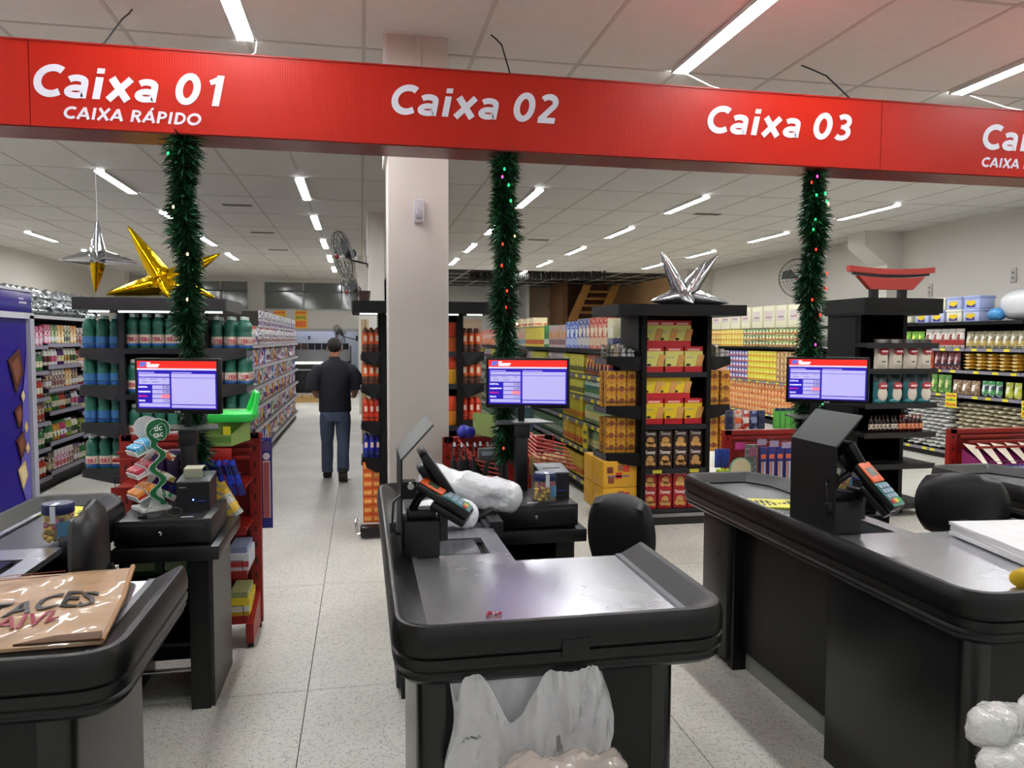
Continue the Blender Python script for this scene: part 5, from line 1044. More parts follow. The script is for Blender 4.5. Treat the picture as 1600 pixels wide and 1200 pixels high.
# ---------------------------------------------------------------- people
SK=M('a8755a',.55,0,.08,12); HR=M('17120f',.7,0,.2,60)
def person(x,y,rz,label,k=1.0,shirt='12151f',simple=False):
    t=thing('person',label,'person',(x,y,0),rz,None,True)   # local +Y is where the person walks
    V=[(0,0,.90,.10,.08),(0,.0,1.08,.12,.08),(0,0,1.26,.13,.085),(0,0,1.37,.05),(0,.0,1.42,.055),(0,.0,1.50,.068,.08),(0,.01,1.57,.072,.085),
       (-.16,0,1.28,.045),(-.235,-.02,1.08,.042),(-.215,.16,.96,.032),(-.19,.25,.95,.022),
       (.16,0,1.28,.045),(.235,-.02,1.08,.042),(.215,.14,.96,.032),(.19,.23,.95,.022),
       (-.09,0,.84,.08),(-.095,.08,.47,.04),(-.10,.155,.10,.03),(.09,0,.84,.07),(.09,.03,.47,.04),(.086,-.14,.14,.03),
       (0,.1,1.50,.012)]
    E=[(0,1),(1,2),(2,3),(3,4),(4,5),(5,6),(2,7),(7,8),(8,9),(9,10),(2,11),(11,12),(12,13),(13,14),(0,15),(15,16),(16,17),(0,18),(18,19),(19,20),(5,21)]
    for s,b in ((-1,10),(1,14)):
        for q,(dx,dy,dz,l) in enumerate(((.03,.045,.01,1),(.012,.07,-.002,1),(-.006,.075,-.006,1),(-.022,.065,-.01,1),(.035,.01,.02,1))):
            p=V[b]; i=len(V); V.append((p[0]-s*dx*.6+(-s*dx*.2),p[1]+dy*.5,p[2]+dz*.5,.009)); V.append((p[0]-s*dx,p[1]+dy,p[2]+dz-.012,.007)); E+=[(b,i),(i,i+1)]
    part('body',skin(V,E,SK,2),t)
    hair=MB(); hair.ball((0,-.012,1.555),(.083,.100,.090),HR,16,10); 
    part('hair',hair,t)
    part('ear',MB().ball((-.078,.01,1.51),(.012,.02,.028),SK,8,6),t); part('ear',MB().ball((.078,.01,1.51),(.012,.02,.028),SK,8,6),t)
    f=MB()
    for s in (-1,1): f.ball((s*.028,.082,1.53),(.012,.008,.008),M('e8e4e0',.3),8,6); f.ball((s*.028,.089,1.53),(.005,.004,.005),M('2a1810',.3),6,5)
    part('eyes',f,t); part('mouth',MB().ball((0,.08,1.462),(.022,.006,.006),M('8a4a40',.5),8,5),t)
    SH=M(shirt,.8,0,.25,25,.2,40)
    def loft(rings,m,n=18,seed=0,wr=.05):
        v=[];f=[]
        for k_,(cx,cy,cz,rx,ry) in enumerate(rings):
            for q in range(n):
                a=2*PI*q/n; h=1+wr*mnoise.noise(Vector((math.cos(a)*2+seed,math.sin(a)*2,cz*9))); v.append((cx+rx*h*math.cos(a),cy+ry*h*math.sin(a),cz))
        for k_ in range(len(rings)-1):
            for q in range(n): q2=(q+1)%n; f.append((k_*n+q,k_*n+q2,(k_+1)*n+q2,(k_+1)*n+q))
        f.append(tuple(range(n))[::-1]); f.append(tuple(range((len(rings)-1)*n,len(rings)*n))); return MB().add(v,f,m,True)
    sh=loft([(0,0,.795,.178,.125),(0,0,.82,.182,.128),(0,0,.92,.178,.125),(0,0,1.05,.180,.122),(0,0,1.17,.192,.120),(0,0,1.27,.198,.112),(0,0,1.33,.175,.098),(0,0,1.37,.115,.078),(0,.0,1.395,.066,.062),(0,.0,1.425,.060,.058)],SH,24,1)
    for s_ in (-1,1): sh.tube([(s_*.10,0,1.29),(s_*.185,-.003,1.265),(s_*.232,-.01,1.20),(s_*.248,-.012,1.10),(s_*.252,-.010,1.045)],[.06,.078,.074,.074,.076],SH,14)
    part('polo_shirt',sh,t,'dark navy polo shirt')
    J=M('47556c',.85,0,.35,7,.3,120)
    jn=loft([(0,0,.83,.165,.115),(0,-.005,.78,.168,.125),(0,-.005,.72,.168,.125),(0,-.0,.69,.160,.115)],J,20,2)
    jn.merge(loft([(-.085,0,.76,.088,.11),(-.088,.02,.66,.088,.10),(-.092,.06,.52,.076,.085),(-.095,.10,.42,.068,.074),(-.098,.13,.28,.066,.072),(-.10,.15,.14,.063,.07),(-.10,.155,.075,.066,.075)],J,14,3,.12),Matrix.Identity(4))
    jn.merge(loft([(.085,0,.76,.088,.11),(.088,.02,.66,.088,.10),(.09,.04,.52,.078,.085),(.09,.02,.42,.070,.076),(.088,-.04,.30,.068,.074),(.087,-.11,.18,.066,.072),(.086,-.145,.125,.066,.07)],J,14,5,.12),Matrix.Identity(4))
    part('jeans',jn,t,'faded blue jeans')
    SB=M('15130f',.7)
    part('shoe',MB().bbox(-.15,-.05,.11,.36,.0,.085,SB,.03,seg=3),t)
    A=Matrix.Translation((.085,-.16,.115))@Matrix.Rotation(math.radians(-38),4,'X')
    s=part('shoe',MB().bbox(-.05,.05,-.06,.20,-.05,.035,SB,.028,A,3),t); part('sole',MB().bbox(-.048,.048,-.058,.198,-.062,-.045,M('4a423a',.8),.008,A),s)
    t.scale=(k,k,k); return t
person(-.30,8.95,0,'man in dark polo shirt and blue jeans walking away down the left aisle',1.0)
person(1.64,7.9,PI*.1,'dark-haired person in teal standing in the second aisle behind the middle monitor',.955,'3a5a60')
# ---------------------------------------------------------------- purple chocolate cooler at left
PU=M('2a1a88',.3,0,.05,3)
t=thing('display_cooler','purple chocolate display cooler with white frame at the left edge','cooler',(-2.4,4.7,0))
part('cabinet',MB().box(-2.75,-2.0,4.15,5.18,.58,1.76,PU),t); part('frame',MB().box(-2.01,-1.975,5.13,5.19,.52,1.76,M('b9bcc8',.4)).box(-2.01,-1.975,4.1,5.19,1.74,1.775,M('d4d6e0',.4)).box(-2.01,-1.975,4.1,5.19,.56,.59,M('b9bcc8',.4)),t)
part('plinth',MB().box(-2.75,-1.98,4.12,5.22,0,.52,M('5a5c68',.5)),t); part('header',MB().bbox(-2.8,-1.975,4.1,5.17,1.775,1.9,PU,.01),t); part('header_cap',MB().box(-2.8,-1.97,4.08,5.19,1.9,1.915,M('d4d6e0',.4)),t)
X=-1.996
def flat(poly,m,e=0,th=.004): 
    v=[(X+e,y,z) for y,z in poly]+[(X+e+th,y,z) for y,z in poly]; n=len(poly); return MB().add(v,[tuple(range(n)),tuple(range(n,2*n))[::-1]]+[(i,(i+1)%n,n+(i+1)%n,n+i) for i in range(n)],m)
art=MB(); ch,cl,cr=M('5a3020',.4),M('8a5540',.4),M('e8d08a',.4)
def sq(y,z,s,mm,m2):
    art.merge(flat([(y,z-s),(y+s*.8,z-s*.1),(y+s*.45,z+s),(y-s*.7,z+s*.5)],mm,.002),Matrix.Identity(4)); art.merge(flat([(y+.0,z-s*.6),(y+s*.5,z),(y+s*.25,z+s*.65),(y-s*.45,z+s*.3)],m2,.005),Matrix.Identity(4))
sq(4.95,1.43,.13,ch,cl); sq(4.97,1.16,.075,ch,cl); sq(4.99,.98,.085,ch,cl); sq(5.0,.80,.085,cr,M('f2e2b0',.4))
for y,z in ((5.03,1.27),(5.06,1.08),(5.07,.95)): art.merge(flat([(y,z-.03),(y+.03,z),(y+.01,z+.04),(y-.02,z+.01)],cr,.004),Matrix.Identity(4))
part('chocolate_print',art,t,'printed chocolate pieces'); art2=flat([(5.12,1.55),(5.05,1.3),(4.98,.75),(5.06,.62),(5.12,.62)],M('6a62c0',.35),.0005,.0015); part('lilac_swirl',art2,t)
g=MB(); 
for z,w in ((1.85,.03),(1.828,.05)): g.box(X+.022,X+.024,4.98,4.98+w*2,z,z+.012,M('d8d4ee',.4))
part('header_lettering',g,t)
# ---------------------------------------------------------------- things on the counters
def cloth_sheet(corners,nx,ny,amp,fr,seed,m,th=.006,z=None,edge=0):
    a,b,c,d=[Vector(p) for p in corners]; v=[];f=[]
    for s in (0,1):
        for j in range(ny+1):
            for i in range(nx+1):
                u,w=i/nx,j/ny; p=a.lerp(b,u).lerp(d.lerp(c,u),w)
                h=(mnoise.noise(Vector((p.x*fr+seed,p.y*fr,0)))+.5*mnoise.noise(Vector((p.x*fr*2.7,p.y*fr*2.7,seed))))*amp+amp*.8
                e=min(1,min(u,1-u,w,1-w)*8+.2)
                v.append(p+Vector((0,0,h*e+(th if s==0 else -h*e*.0))) if s==0 else p)
    n=(nx+1)*(ny+1)
    for s in (0,1):
        for j in range(ny):
            for i in range(nx): q=s*n+j*(nx+1)+i; r=(q,q+1,q+nx+2,q+nx+1); f.append(r if s==0 else r[::-1])
    bd=[i for i in range(nx+1)]+[j*(nx+1)+nx for j in range(1,ny+1)]+[ny*(nx+1)+i for i in range(nx-1,-1,-1)]+[j*(nx+1) for j in range(ny-1,0,-1)]
    for k in range(len(bd)): p,q=bd[k],bd[(k+1)%len(bd)]; f.append((q,p,p+n,q+n))
    return MB().add(v,f,m,True)
KR=M('b5936f',.4,0,.08,6,.15,40,coat=.35)
t=thing('paper_bag','flat brown bag with black and red stencil letters on the left checkout','bag',(-1.0,2.28,.87))
part('bag_sheet',cloth_sheet([(-1.38,1.95,.873),(-.625,1.985,.873),(-.72,2.58,.885),(-1.38,2.54,.873)],40,34,.012,9,3,KR),t)
part('folded_edge',MB().tube([(-.72,2.58,.895),(-.67,2.3,.885),(-.628,1.985,.882)],[.008,.007,.006],M('a87f56',.5),8),t)
part('open_mouth',cloth_sheet([(-.82,1.972,.886),(-.63,1.98,.884),(-.635,2.01,.892),(-.74,1.998,.892)],8,4,.002,9,1,M('5a3a1e',.6)),t)
def sheet_h(x,y,fr=9,seed=3,amp=.012): return (mnoise.noise(Vector((x*fr+seed,y*fr,0)))+.5*mnoise.noise(Vector((x*fr*2.7,y*fr*2.7,seed))))*amp+amp*.8
def lay(tm,x,y,z,ang,k=1,sy=1):
    o=MB(); T=Matrix.Translation((x,y,0))@Matrix.Rotation(ang,4,'Z')@Matrix.Diagonal((k,sy,1,1)); o.mats=list(tm.mats); o.m=list(tm.m); o.sm=list(tm.sm); o.f=list(tm.f)
    for p in tm.v:
        q=T@Vector(p); bz=.873+.012*max(0,min(1,(q.y-1.95)/.62))*max(0,(q.x+1.4)/.7); o.v.append((q.x,q.y,bz+sheet_h(q.x,q.y)+.0085+.0012*(p[2]>0)))
    return o
part('black_lettering',lay(text('TACES',.15,M('25211e',.4),.0008,.3,.003,'RIGHT'),-.725,2.235,.9,.32,.60,1.12),t,'black stencil letters')
part('red_lettering',lay(text('AIVL',.12,M('8a2434',.4),.0008,.3,.002,'RIGHT'),-.775,2.125,.9,.32,.60,.80),t,'red stencil letters')
g=MB()
for dy in (0,.045): g.tube([(-1.35,2.44+dy,.905),(-1.1,2.46+dy,.905),(-.9,2.49+dy,.905)],.0012,M('8a4a34',.5),4)
part('printed_line',g,t)
def jar(x,y,z,label,h=.135,r=.052):
    t=thing('candy_jar',label,'jar',(x,y,z),0,None,True)
    part('glass',MB().lathe([(r*.82,0),(r*.98,h*.06),(r,h*.2),(r,h*.62),(r*.9,h*.72),(r*.86,h*.78)],M('e8e6e0',.05,0,.02,5,alpha=.13,coat=.6),24),t,'clear glass')
    rg=random.Random(int(x*100)); g=MB()
    for k in range(170):
        a=rg.random()*2*PI; q=(r-.012)*rg.random()**.3; zz=.012+rg.random()*h*.62; c=rg.choice(('c9a422','d8b83a','b8186a','c9a422','b8186a','7a1a4a')) if zz>h*.35 else rg.choice(('c9a422','d8b83a','8a6a14'))
        g.ball((q*math.cos(a),q*math.sin(a),zz),(rg.uniform(.008,.013),rg.uniform(.008,.012),.008),M(c,.25,.35),7,5)
    part('wrapped_candy',g,t,'gold and pink wrapped candies',kind='stuff')
    l=part('lid',MB().lathe([(r*.95,h*.75),(r*.97,h*.77),(r*.97,h*.95),(r*.90,h)],M('1c2350',.35),24),t,'navy blue lid'); part('seal_strip',MB().box(-.008,.010,-r*1.0,-r*.95,h*.55,h*.97,M('d8dae4',.4)).box(-.008,.010,-r*.96,.0,h*1.0,h*1.006,M('d8dae4',.4)),l)
    lb=MB(); v=[];f=[]; 
    for i in range(9): a=.25+i*.10; v+=[(r*1.01*math.sin(a),-r*1.01*math.cos(a),h*.2),(r*1.01*math.sin(a),-r*1.01*math.cos(a),h*.58)]
    for i in range(8): f.append((2*i,2*i+2,2*i+3,2*i+1))
    lb.add(v,f,M('4a7a98',.4)); part('paper_label',lb,t,'blue label'); return t
jar(-1.12,3.10,.858,'glass candy jar with navy lid standing on the left checkout belt',.148,.057); jar(.855,3.505,.851,'glass candy jar with navy lid in front of the middle printer',.14,.056); jar(2.44,3.50,.851,'candy jar half hidden by the right card terminal',.12,.045)
def paper(x,y,z,rz,w,h,label):
    t=thing('yellow_sheet',label,'paper',(x,y,z),rz,None,True); part('sheet',cloth_sheet([(-w/2,-h/2,0),(w/2,-h/2,0),(w/2,h/2,0),(-w/2,h/2,0)],12,8,.003,9,x,M('e2dc50',.5)),t)
    rg=random.Random(3); g=MB()
    for k in range(9): g.box(-w*.4+k*w*.09,-w*.4+k*w*.09+w*.06,-h*.1-rg.random()*.01,h*.22+rg.random()*.01,.0075,.0085,M('2a2a20',.5))
    for k in range(6): g.box(-w*.3+k*w*.09,-w*.3+k*w*.09+w*.05,-h*.32,-h*.2,.0075,.0085,M('2a2a20',.5))
    part('writing',g,t); return t
paper(-1.235,3.62,.858,-.35,.27,.17,'yellow printed price sheet lying on the left checkout belt'); paper(1.86,3.22,.858,-.35,.27,.18,'yellow printed price sheet on the right checkout belt')
# mint display
t=thing('mint_display','wavy white and green mint display with candy packs on the left cash desk','display rack',(-.93,3.66,.85),.62,None,True)
part('base',MB().bbox(-.07,.06,-.06,.07,0,.018,WHITE,.004).add([(-.04,-.05,.018),(.04,-.05,.018),(.02,-.04,.11),(-.0,-.04,.11),(-.04,.05,.018),(.04,.05,.018),(.02,.04,.11),(-.0,.04,.11)],[(0,1,2,3),(4,5,6,7)[::-1],(0,3,7,4),(1,5,6,2)[::-1],(2,6,7,3)],WHITE),t)
def wave(y,col,grow=0,th=.004):
    N=44; L_=[];R_=[]
    for i in range(N+1):
        u=i/N; z=.03-grow+u*(.385+2*grow); w=1-min(1,max(0,(u-.68)/.12)); c=.024*math.cos(2*PI*u/.29)*w+.004*(1-w); hw=.0125+grow
        if u>.74: q=(u-.74)/.26; hw=max(hw*(1-q),(.050+grow)*math.sqrt(max(0,1-(2*q-1)**2)))
        L_.append((c-hw,z)); R_.append((c+hw,z))
    poly=L_+R_[::-1]; n=len(poly); m=MB(); v=[(x,y,z) for x,z in poly]+[(x,y+th,z) for x,z in poly]
    return m.add(v,[(i,i+1,n-2-i,n-1-i) for i in range(N)]+[(n+i,n+n-1-i,n+n-2-i,n+i+1) for i in range(N)]+[(i,(i+1)%n,n+(i+1)%n,n+i) for i in range(n)],col)
part('side_board',wave(-.066,M('1c6a3c',.4)),t,'green wavy side'); part('side_board_edge',wave(-.0625,M('e3e8e0',.4),.004),t); part('rear_board',wave(.062,WHITE,.006),t,'white wavy rear side')
g=MB(); 
for tx_,zz_ in (('tic',.363),('tac',.335)): tm=text(tx_,.036,M('f0f4f0',.4),.0004,.1,.0008); g.merge(tm,Matrix.Translation((.004,-.0668,zz_))@RX@Matrix.Rotation(.12,4,'Z'))
lf=[(.004+.037*math.cos(q),-.067,.357+.033*math.sin(q)+.010*math.sin(2*q)) for q in [k*PI/12 for k in range(24)]]; g.tube(lf,.0011,M('cfe6cf',.4),4,True); part('logo',g,t,'white leaf-framed lettering')
for z,a,b,nm in ((.285,'3fa6d4','7ab0a0','blue'),(.185,'c8304e','d8c8c8','crimson'),(.085,'e8902a','b8301e','orange')):
    A=Matrix.Translation((-.035,0,z))@Matrix.Rotation(math.radians(-24),4,'Y')
    s=part('tray',MB().box(-.055,.035,-.06,.058,-.012,-.006,WHITE,A).box(-.058,-.054,-.06,.058,-.012,.012,WHITE,A).box(-.01,-.007,-.06,.058,-.01,.030,WHITE,A),t)
    for r_ in range(2):
        for k in range(6):
            y_=-.048+k*.0185; part('mint_pack',MB().bbox(-.052+r_*.046,-.013+r_*.046,y_-.0078,y_+.0078,-.005,.026+r_*.006,P2(a,'f4e4dc',90,.6),.002,A).box(-.0525+r_*.046,-.0125+r_*.046,y_-.0079,y_+.0079,-.005,.008,M(b,.4),A),s)
for z,c in ((.245,'c05a3a'),(.145,'a8984a'),(.06,'3a9a6a')):
    A=Matrix.Translation((.055,-.01,z))@Matrix.Rotation(.6,4,'Y'); part('clear_tray',MB().bbox(-.03,.03,-.045,.045,-.014,.014,P2(c,'d8d4c8',50,.5,.2),.003,A),t)
t=thing('eyeglasses','thin reading glasses lying in front of the mint display','glasses',(-.85,3.50,.852)); g=MB()
for x in (-.885,-.80): g.tube([(x+.03*math.cos(q*PI/8),3.49,.872+.019*math.sin(q*PI/8)) for q in range(16)],.0012,M('8a8478',.3,.6),5,True)
g.tube([(-.855,3.49,.878),(-.843,3.49,.881),(-.83,3.49,.878)],.0012,CHROME,5).tube([(-.914,3.49,.88),(-.91,3.6,.878)],.0012,CHROME,5).tube([(-.77,3.49,.88),(-.775,3.6,.878)],.0012,CHROME,5); part('wire_frame',g,t)
solo('binder_clip',MB().tube([(-.93,3.475,.855),(-.945,3.475,.875),(-.93,3.475,.89),(-.912,3.475,.875),(-.925,3.475,.855)],.002,BLACK,6).bbox(-.945,-.908,3.47,3.485,.851,.862,BLACK,.002),'small black binder clip beside the reading glasses','clip')
solo('paper_slip',MB().box(-.77,-.72,3.465,3.475,.8505,.852,WHITE),'tiny white paper slip near the front edge of the left cash drawer','paper'); solo('paper_slip',MB().box(.765,.815,3.475,3.487,.8505,.852,WHITE),'tiny white paper slip beside the middle candy jar','paper')
# white plastic bag rolls
solo('plastic_bag_roll',crumple([(.26,3.42,.985),(.34,3.35,.985),(.48,3.28,.965),(.60,3.22,.945),(.665,3.17,.93)],[.07,.078,.075,.075,.07],PLAST,1,.24,11,32,60),'long white plastic bag roll lying across the middle checkout','plastic roll')
solo('plastic_bag_roll',crumple([(.20,3.02,.92),(.30,3.01,.922),(.40,3.03,.918),(.455,3.05,.915)],[.06,.062,.06,.05],PLAST,2,.24,12,32,40),'shorter white plastic bag roll beneath the long one on the middle checkout','plastic roll')
def sheet_stack(cor,n,label,amp=.006,m=PLAST,nm='folded_bags'):
    t=thing(nm,label,'bags',cor[0])
    for k in range(n): part('bag_layer',cloth_sheet([(p[0]+R.uniform(-.008,.008),p[1]+R.uniform(-.008,.008),p[2]+k*.012) for p in cor],22,16,amp,8,k*3.3,m,.011),t)
    return t
t=sheet_stack([(2.16,2.04,.868),(2.56,1.93,.868),(2.60,2.52,.868),(2.26,2.56,.868)],4,'stack of folded white plastic bags on the right checkout',.008,M('efeff1',.4,0,.03,8,.2,30))
part('purple_print',cloth_sheet([(2.40,2.16,.925),(2.5,2.12,.925),(2.53,2.26,.925),(2.44,2.28,.925)],4,4,.001,4,1,M('6a4aa0',.5),.004),t)
YC=M('c8a40e',.7,0,.15,20); solo('yellow_cloth',crumple([(1.96,1.97,.885),(2.02,1.96,.892),(2.1,1.95,.888),(2.22,1.96,.885)],[.026,.034,.036,.03],YC,4,.5,18,16,22),'crumpled yellow cleaning cloth at the front of the right checkout','cloth')
g=MB(); rg=random.Random(2)
for k in range(9): g.box(-.006,.006,-.003,.003,-.001,.004,M(rg.choice(('c8506a','e8c8d0','8a2a3a')),.2,.5),Matrix.Translation((.335+k*.0045,2.03+rg.uniform(-.006,.006),.866))@Matrix.Rotation(rg.random()*3,4,'Z')@Matrix.Rotation(rg.uniform(-.6,.6),4,'Y'))
solo('candy_wrapper',g,'tiny pink candy wrapper on the middle packing platform','wrapper')
# open plastic bag hanging at the front of the middle checkout
PT=M('e8e8ea',.22,0,.06,6,.9,22,alpha=.76,coat=.5); 
def hang(x0,x1,z0,y,bulge,seed,m,nx=64,nz=64):
    prof=((0,.705),(.08,.775),(.16,.775),(.36,.655),(.62,.770),(.95,.772),(1,.715))
    def top(u):
        for (a,b),(c,d) in zip(prof[:-1],prof[1:]):
            if u<=c: q=(u-a)/(c-a); q=q*q*(3-2*q); return b+(d-b)*q
        return prof[-1][1]
    v=[];f=[]
    for s in (0,1):
        for j in range(nz+1):
            for i in range(nx+1):
                u,w=i/nx,j/nz; zt=top(u) if s==0 else .765-.01*math.sin(u*8)
                z=zt+(z0-zt)*w; xx=x0+(x1-x0)*u+.012*math.sin(z*22)*(abs(2*u-1)**3)+.015*math.sin(w*3)*(2*u-1)
                d=bulge*math.sin(PI*min(.999,max(.001,u)))**.55*(.45+.55*math.sin(PI*min(1,w*1.05))**.7)
                q1=mnoise.noise(Vector((xx*7+seed,z*4,s*3.)))*.030; fold=abs(mnoise.noise(Vector(((xx-.35)*16*(1+.7*(.78-z)),z*3.5+seed,s*5.))))*.052+abs(mnoise.noise(Vector((xx*38,z*12,seed))))*.020
                h=q1+fold; v.append((xx,y-(d if s==0 else -.002)-h*(1 if s==0 else -.25),z))
    n=(nx+1)*(nz+1)
    for s in (0,1):
        for j in range(nz):
            for i in range(nx):
                if s==0 and ((40<=i<=41 and 26<=j<=31) or (i==42 and 30<=j<=33) or (4<=i<=10 and j==int(27-(i-4)*.4))): continue
                q=s*n+j*(nx+1)+i; r=(q,q+1,q+nx+2,q+nx+1); f.append(r if s==0 else r[::-1])
    for s0 in range(nz): a=s0*(nx+1); f.append((a,a+nx+1,a+nx+1+n,a+n)); a+=nx; f.append((a,a+n,a+nx+1+n,a+nx+1))
    return MB().add(v,f,m,True)
t=thing('plastic_bag','torn white plastic bag hanging open at the front of the middle checkout','bag',(.42,1.85,.79)); part('bag_film',hang(.225,.625,.38,1.89,.06,2.0,PT),t)
part('hook',MB().tube([(.27,1.945,.76),(.27,1.90,.77),(.27,1.895,.755)],.004,CHROME,6).tube([(.59,1.945,.76),(.59,1.90,.77),(.59,1.895,.755)],.004,CHROME,6),t)
solo('plastic_bag',crumple([(.28,1.75,.555),(.40,1.71,.575),(.52,1.72,.57),(.63,1.77,.54)],[.05,.06,.06,.05],M('d6c8be',.2,0,.2,8,.9,24,alpha=.75,coat=.5),8,.7,12,30,34),'pale pinkish plastic bag bulging under the torn white bag','bag')
# pile of bag rolls at bottom right
pile=[((1.40,1.47,.715),(1.62,1.60,.67),.052),((1.36,1.38,.655),(1.60,1.52,.62),.06),((1.60,1.56,.70),(1.85,1.60,.70),.04),((1.30,1.33,.59),(1.62,1.42,.56),.06),((1.66,1.56,.735),(1.9,1.60,.73),.035),((1.45,1.5,.50),(1.9,1.5,.48),.09),((1.45,1.5,.10),(1.9,1.5,.10),.10),((1.45,1.5,.30),(1.9,1.5,.29),.10)]
for k,(a,b,r) in enumerate(pile):
    mid=tuple((p+q)/2 for p,q in zip(a,b)); solo('plastic_bag_roll',crumple([a,mid,b],[r*.85,r,r*.9],M('dcdcd8',.2,0,.08,10,.8,50,coat=.6),k+20,.38,14,28,36),'crumpled white bag roll, %s in the pile at lower right'%['upper left','middle left','third from the top','lower left','topmost','low middle','bottom','inner right'][k],'plastic roll')
# ---------------------------------------------------------------- red impulse racks behind the cash desks
RK=M('8f1a12',.4,0,.08,5)
def rack(x0,x1,y,h,label,shelves=(.12,.38,.62,.82,1.0)):
    t=thing('snack_rack',label,'rack',((x0+x1)/2,y,0))
    for x in (x0,x1):
        m=MB().box(x-.03,x+.03,y-.02,y+.02,.03,h,RK)
        part('post',m,t); sl=MB()
        for k in range(int(h/.09)): sl.box(x-.005,x+.005,y-.0208,y-.02,.1+k*.09,.13+k*.09,M('2a0806'))
        part('slots',sl,t); part('rubber_foot',MB().box(x-.02,x+.02,y-.02,y+.02,0,.03,BLACK).box(x-.015,x+.015,y-.30,y-.27,0,.03,BLACK),t)
        part('foot_bar',MB().add([(x-.02,y-.32,.03),(x+.02,y-.32,.03),(x+.02,y-.02,.03),(x-.02,y-.02,.03),(x-.02,y-.32,.13),(x+.02,y-.32,.13),(x+.02,y-.02,.22),(x-.02,y-.02,.22)],[(0,3,2,1),(4,5,6,7),(0,1,5,4),(1,2,6,5),(2,3,7,6),(3,0,4,7)],RK),t)
    part('back_panel',MB().box(x0,x1,y+.015,y+.025,.1,h-.03,M('7a1610',.4)),t); part('top_bar',MB().box(x0-.02,x1+.02,y-.02,y+.03,h-.03,h,RK),t)
    for z in shelves:
        s=part('shelf',MB().box(x0+.01,x1-.01,y-.30,y+.01,z-.012,z,RK),t); part('front_lip',MB().box(x0+.01,x1-.01,y-.31,y-.30,z-.03,z+.012,RK),s)
        g=MB()
        for k in range(7): g.tube([(x0+.03+k*(x1-x0-.06)/6,y-.305,z),(x0+.03+k*(x1-x0-.06)/6,y-.32,z+.07)],.002,BLACK,4)
        g.tube([(x0+.03,y-.32,z+.07),(x1-.03,y-.32,z+.07)],.002,BLACK,4); part('wire_guard',g,s)
    for k in range(3): part('cross_bar',MB().box(x0,x1,y-.10-k*.07,y-.085-k*.07,h-.05-k*.03,h-.035-k*.03,RK),t)
    return t
rack(-1.25,-.585,4.42,1.10,'red metal snack rack behind the left cash desk',(.16,.40,.63,.86))
rack(.50,1.12,4.5,1.04,'red metal rack hung with umbrellas behind the middle checkout',(.16,.40))
rack(2.55,3.2,5.0,.98,'red metal snack rack behind the right checkout',(.16,.40))
rack(4.22,5.0,4.8,.98,'red metal snack rack at the right edge',(.16,.40,.72))
bfm=pouch(.034,.016,.19,'1a3cc0',None,'101a60','2a2a78')
for k in range(11):
    x=-.985+k*.033; a=.30*(k-4)/6; T_=Matrix.Translation((x,4.05+.008*(k%2),1.005))@Matrix.Rotation(-a,4,'Y')@Matrix.Rotation(PI,4,'X')@Matrix.Rotation(R.uniform(-.4,.4),4,'Z')
    solo('blue_sweet_bag',MB().merge(bfm,T_),'slim blue foil sweet bag in the row hanging behind the left printer','sweet bag',group='blue foil bags on the left red rack')
part_red=MB().bbox(-1.02,-.66,4.09,4.11,.99,1.06,RED,.004); solo('red_tray',part_red.box(-1.02,-.66,4.05,4.12,.985,.992,RED),'red wire tray holding the blue foil bags on the left rack','tray')
solo('green_carton',MB().add([(-.83,4.1,1.07),(-.66,4.1,1.07),(-.60,4.35,1.07),(-.83,4.35,1.07),(-.84,4.1,1.13),(-.66,4.1,1.13),(-.60,4.35,1.19),(-.84,4.35,1.17)],[(0,3,2,1),(0,1,5,4),(1,2,6,5),(2,3,7,6),(3,0,4,7)],M('8aa85a',.5)).box(-.83,-.66,4.099,4.1,1.09,1.12,M('5f8a3a',.5)),'open pale green carton on top of the left red rack','carton')
solo('shopping_basket',MB().bbox(-.78,-.56,4.12,4.4,1.19,1.235,M('35d85a',.4),.01).tube([(-.56,4.2,1.22),(-.54,4.22,1.33),(-.56,4.28,1.34),(-.6,4.3,1.24)],.014,M('35e060',.4),8).box(-.70,-.665,4.11,4.12,1.11,1.17,YTAG),'bright green plastic basket behind the left monitor','basket')
for k,(x,y,z,a,mc,tc_) in enumerate(((-.665,4.05,.76,.5,'d0a42a','d8b43a'),(-.635,4.02,.72,.55,'c4c0bc','e0b83a'),(-.70,4.06,.74,.3,'8a2a3a','c89a2a'),(-.66,4.03,.70,.75,'b8a890','a83a4a'))):
    solo('sweets_bag',MB().merge(pouch(.10,.05,.17,mc,'8a8a88',tc_,tc_),Matrix.Translation((x,y,z))@Matrix.Rotation(-a,4,'Y')),'shiny %s sweets bag hanging on the left red rack above the desk side'%('gold','silver','maroon','tan')[k],'sweets bag')
for z,c,c2,lb in ((.405,'d8dce4','b83a3a','white and red'),(.165,'e0c82a','f0f0e0','yellow')):
    for q in range(3):
        solo('sweets_box',MB().box(-.70-q*.13,-.59-q*.13,4.14,4.38,z,z+.09,M(c,.5)).box(-.70-q*.13,-.59-q*.13,4.138,4.14,z+.02,z+.05,M(c2,.5)).box(-.69-q*.13,-.60-q*.13,4.15,4.37,z+.09,z+.12,M(('8a9ab8','a0a870')[z<.3],.5,0,.4,50)),'%s open box of sweets on the left red rack, %s from the right'%(lb,('first','second','third')[q]),'box')
t=thing('hanging_strip','tall blue and white toothbrush pack hanging on the right side of the left red rack','hanging pack',(-.535,4.5,.6)); 
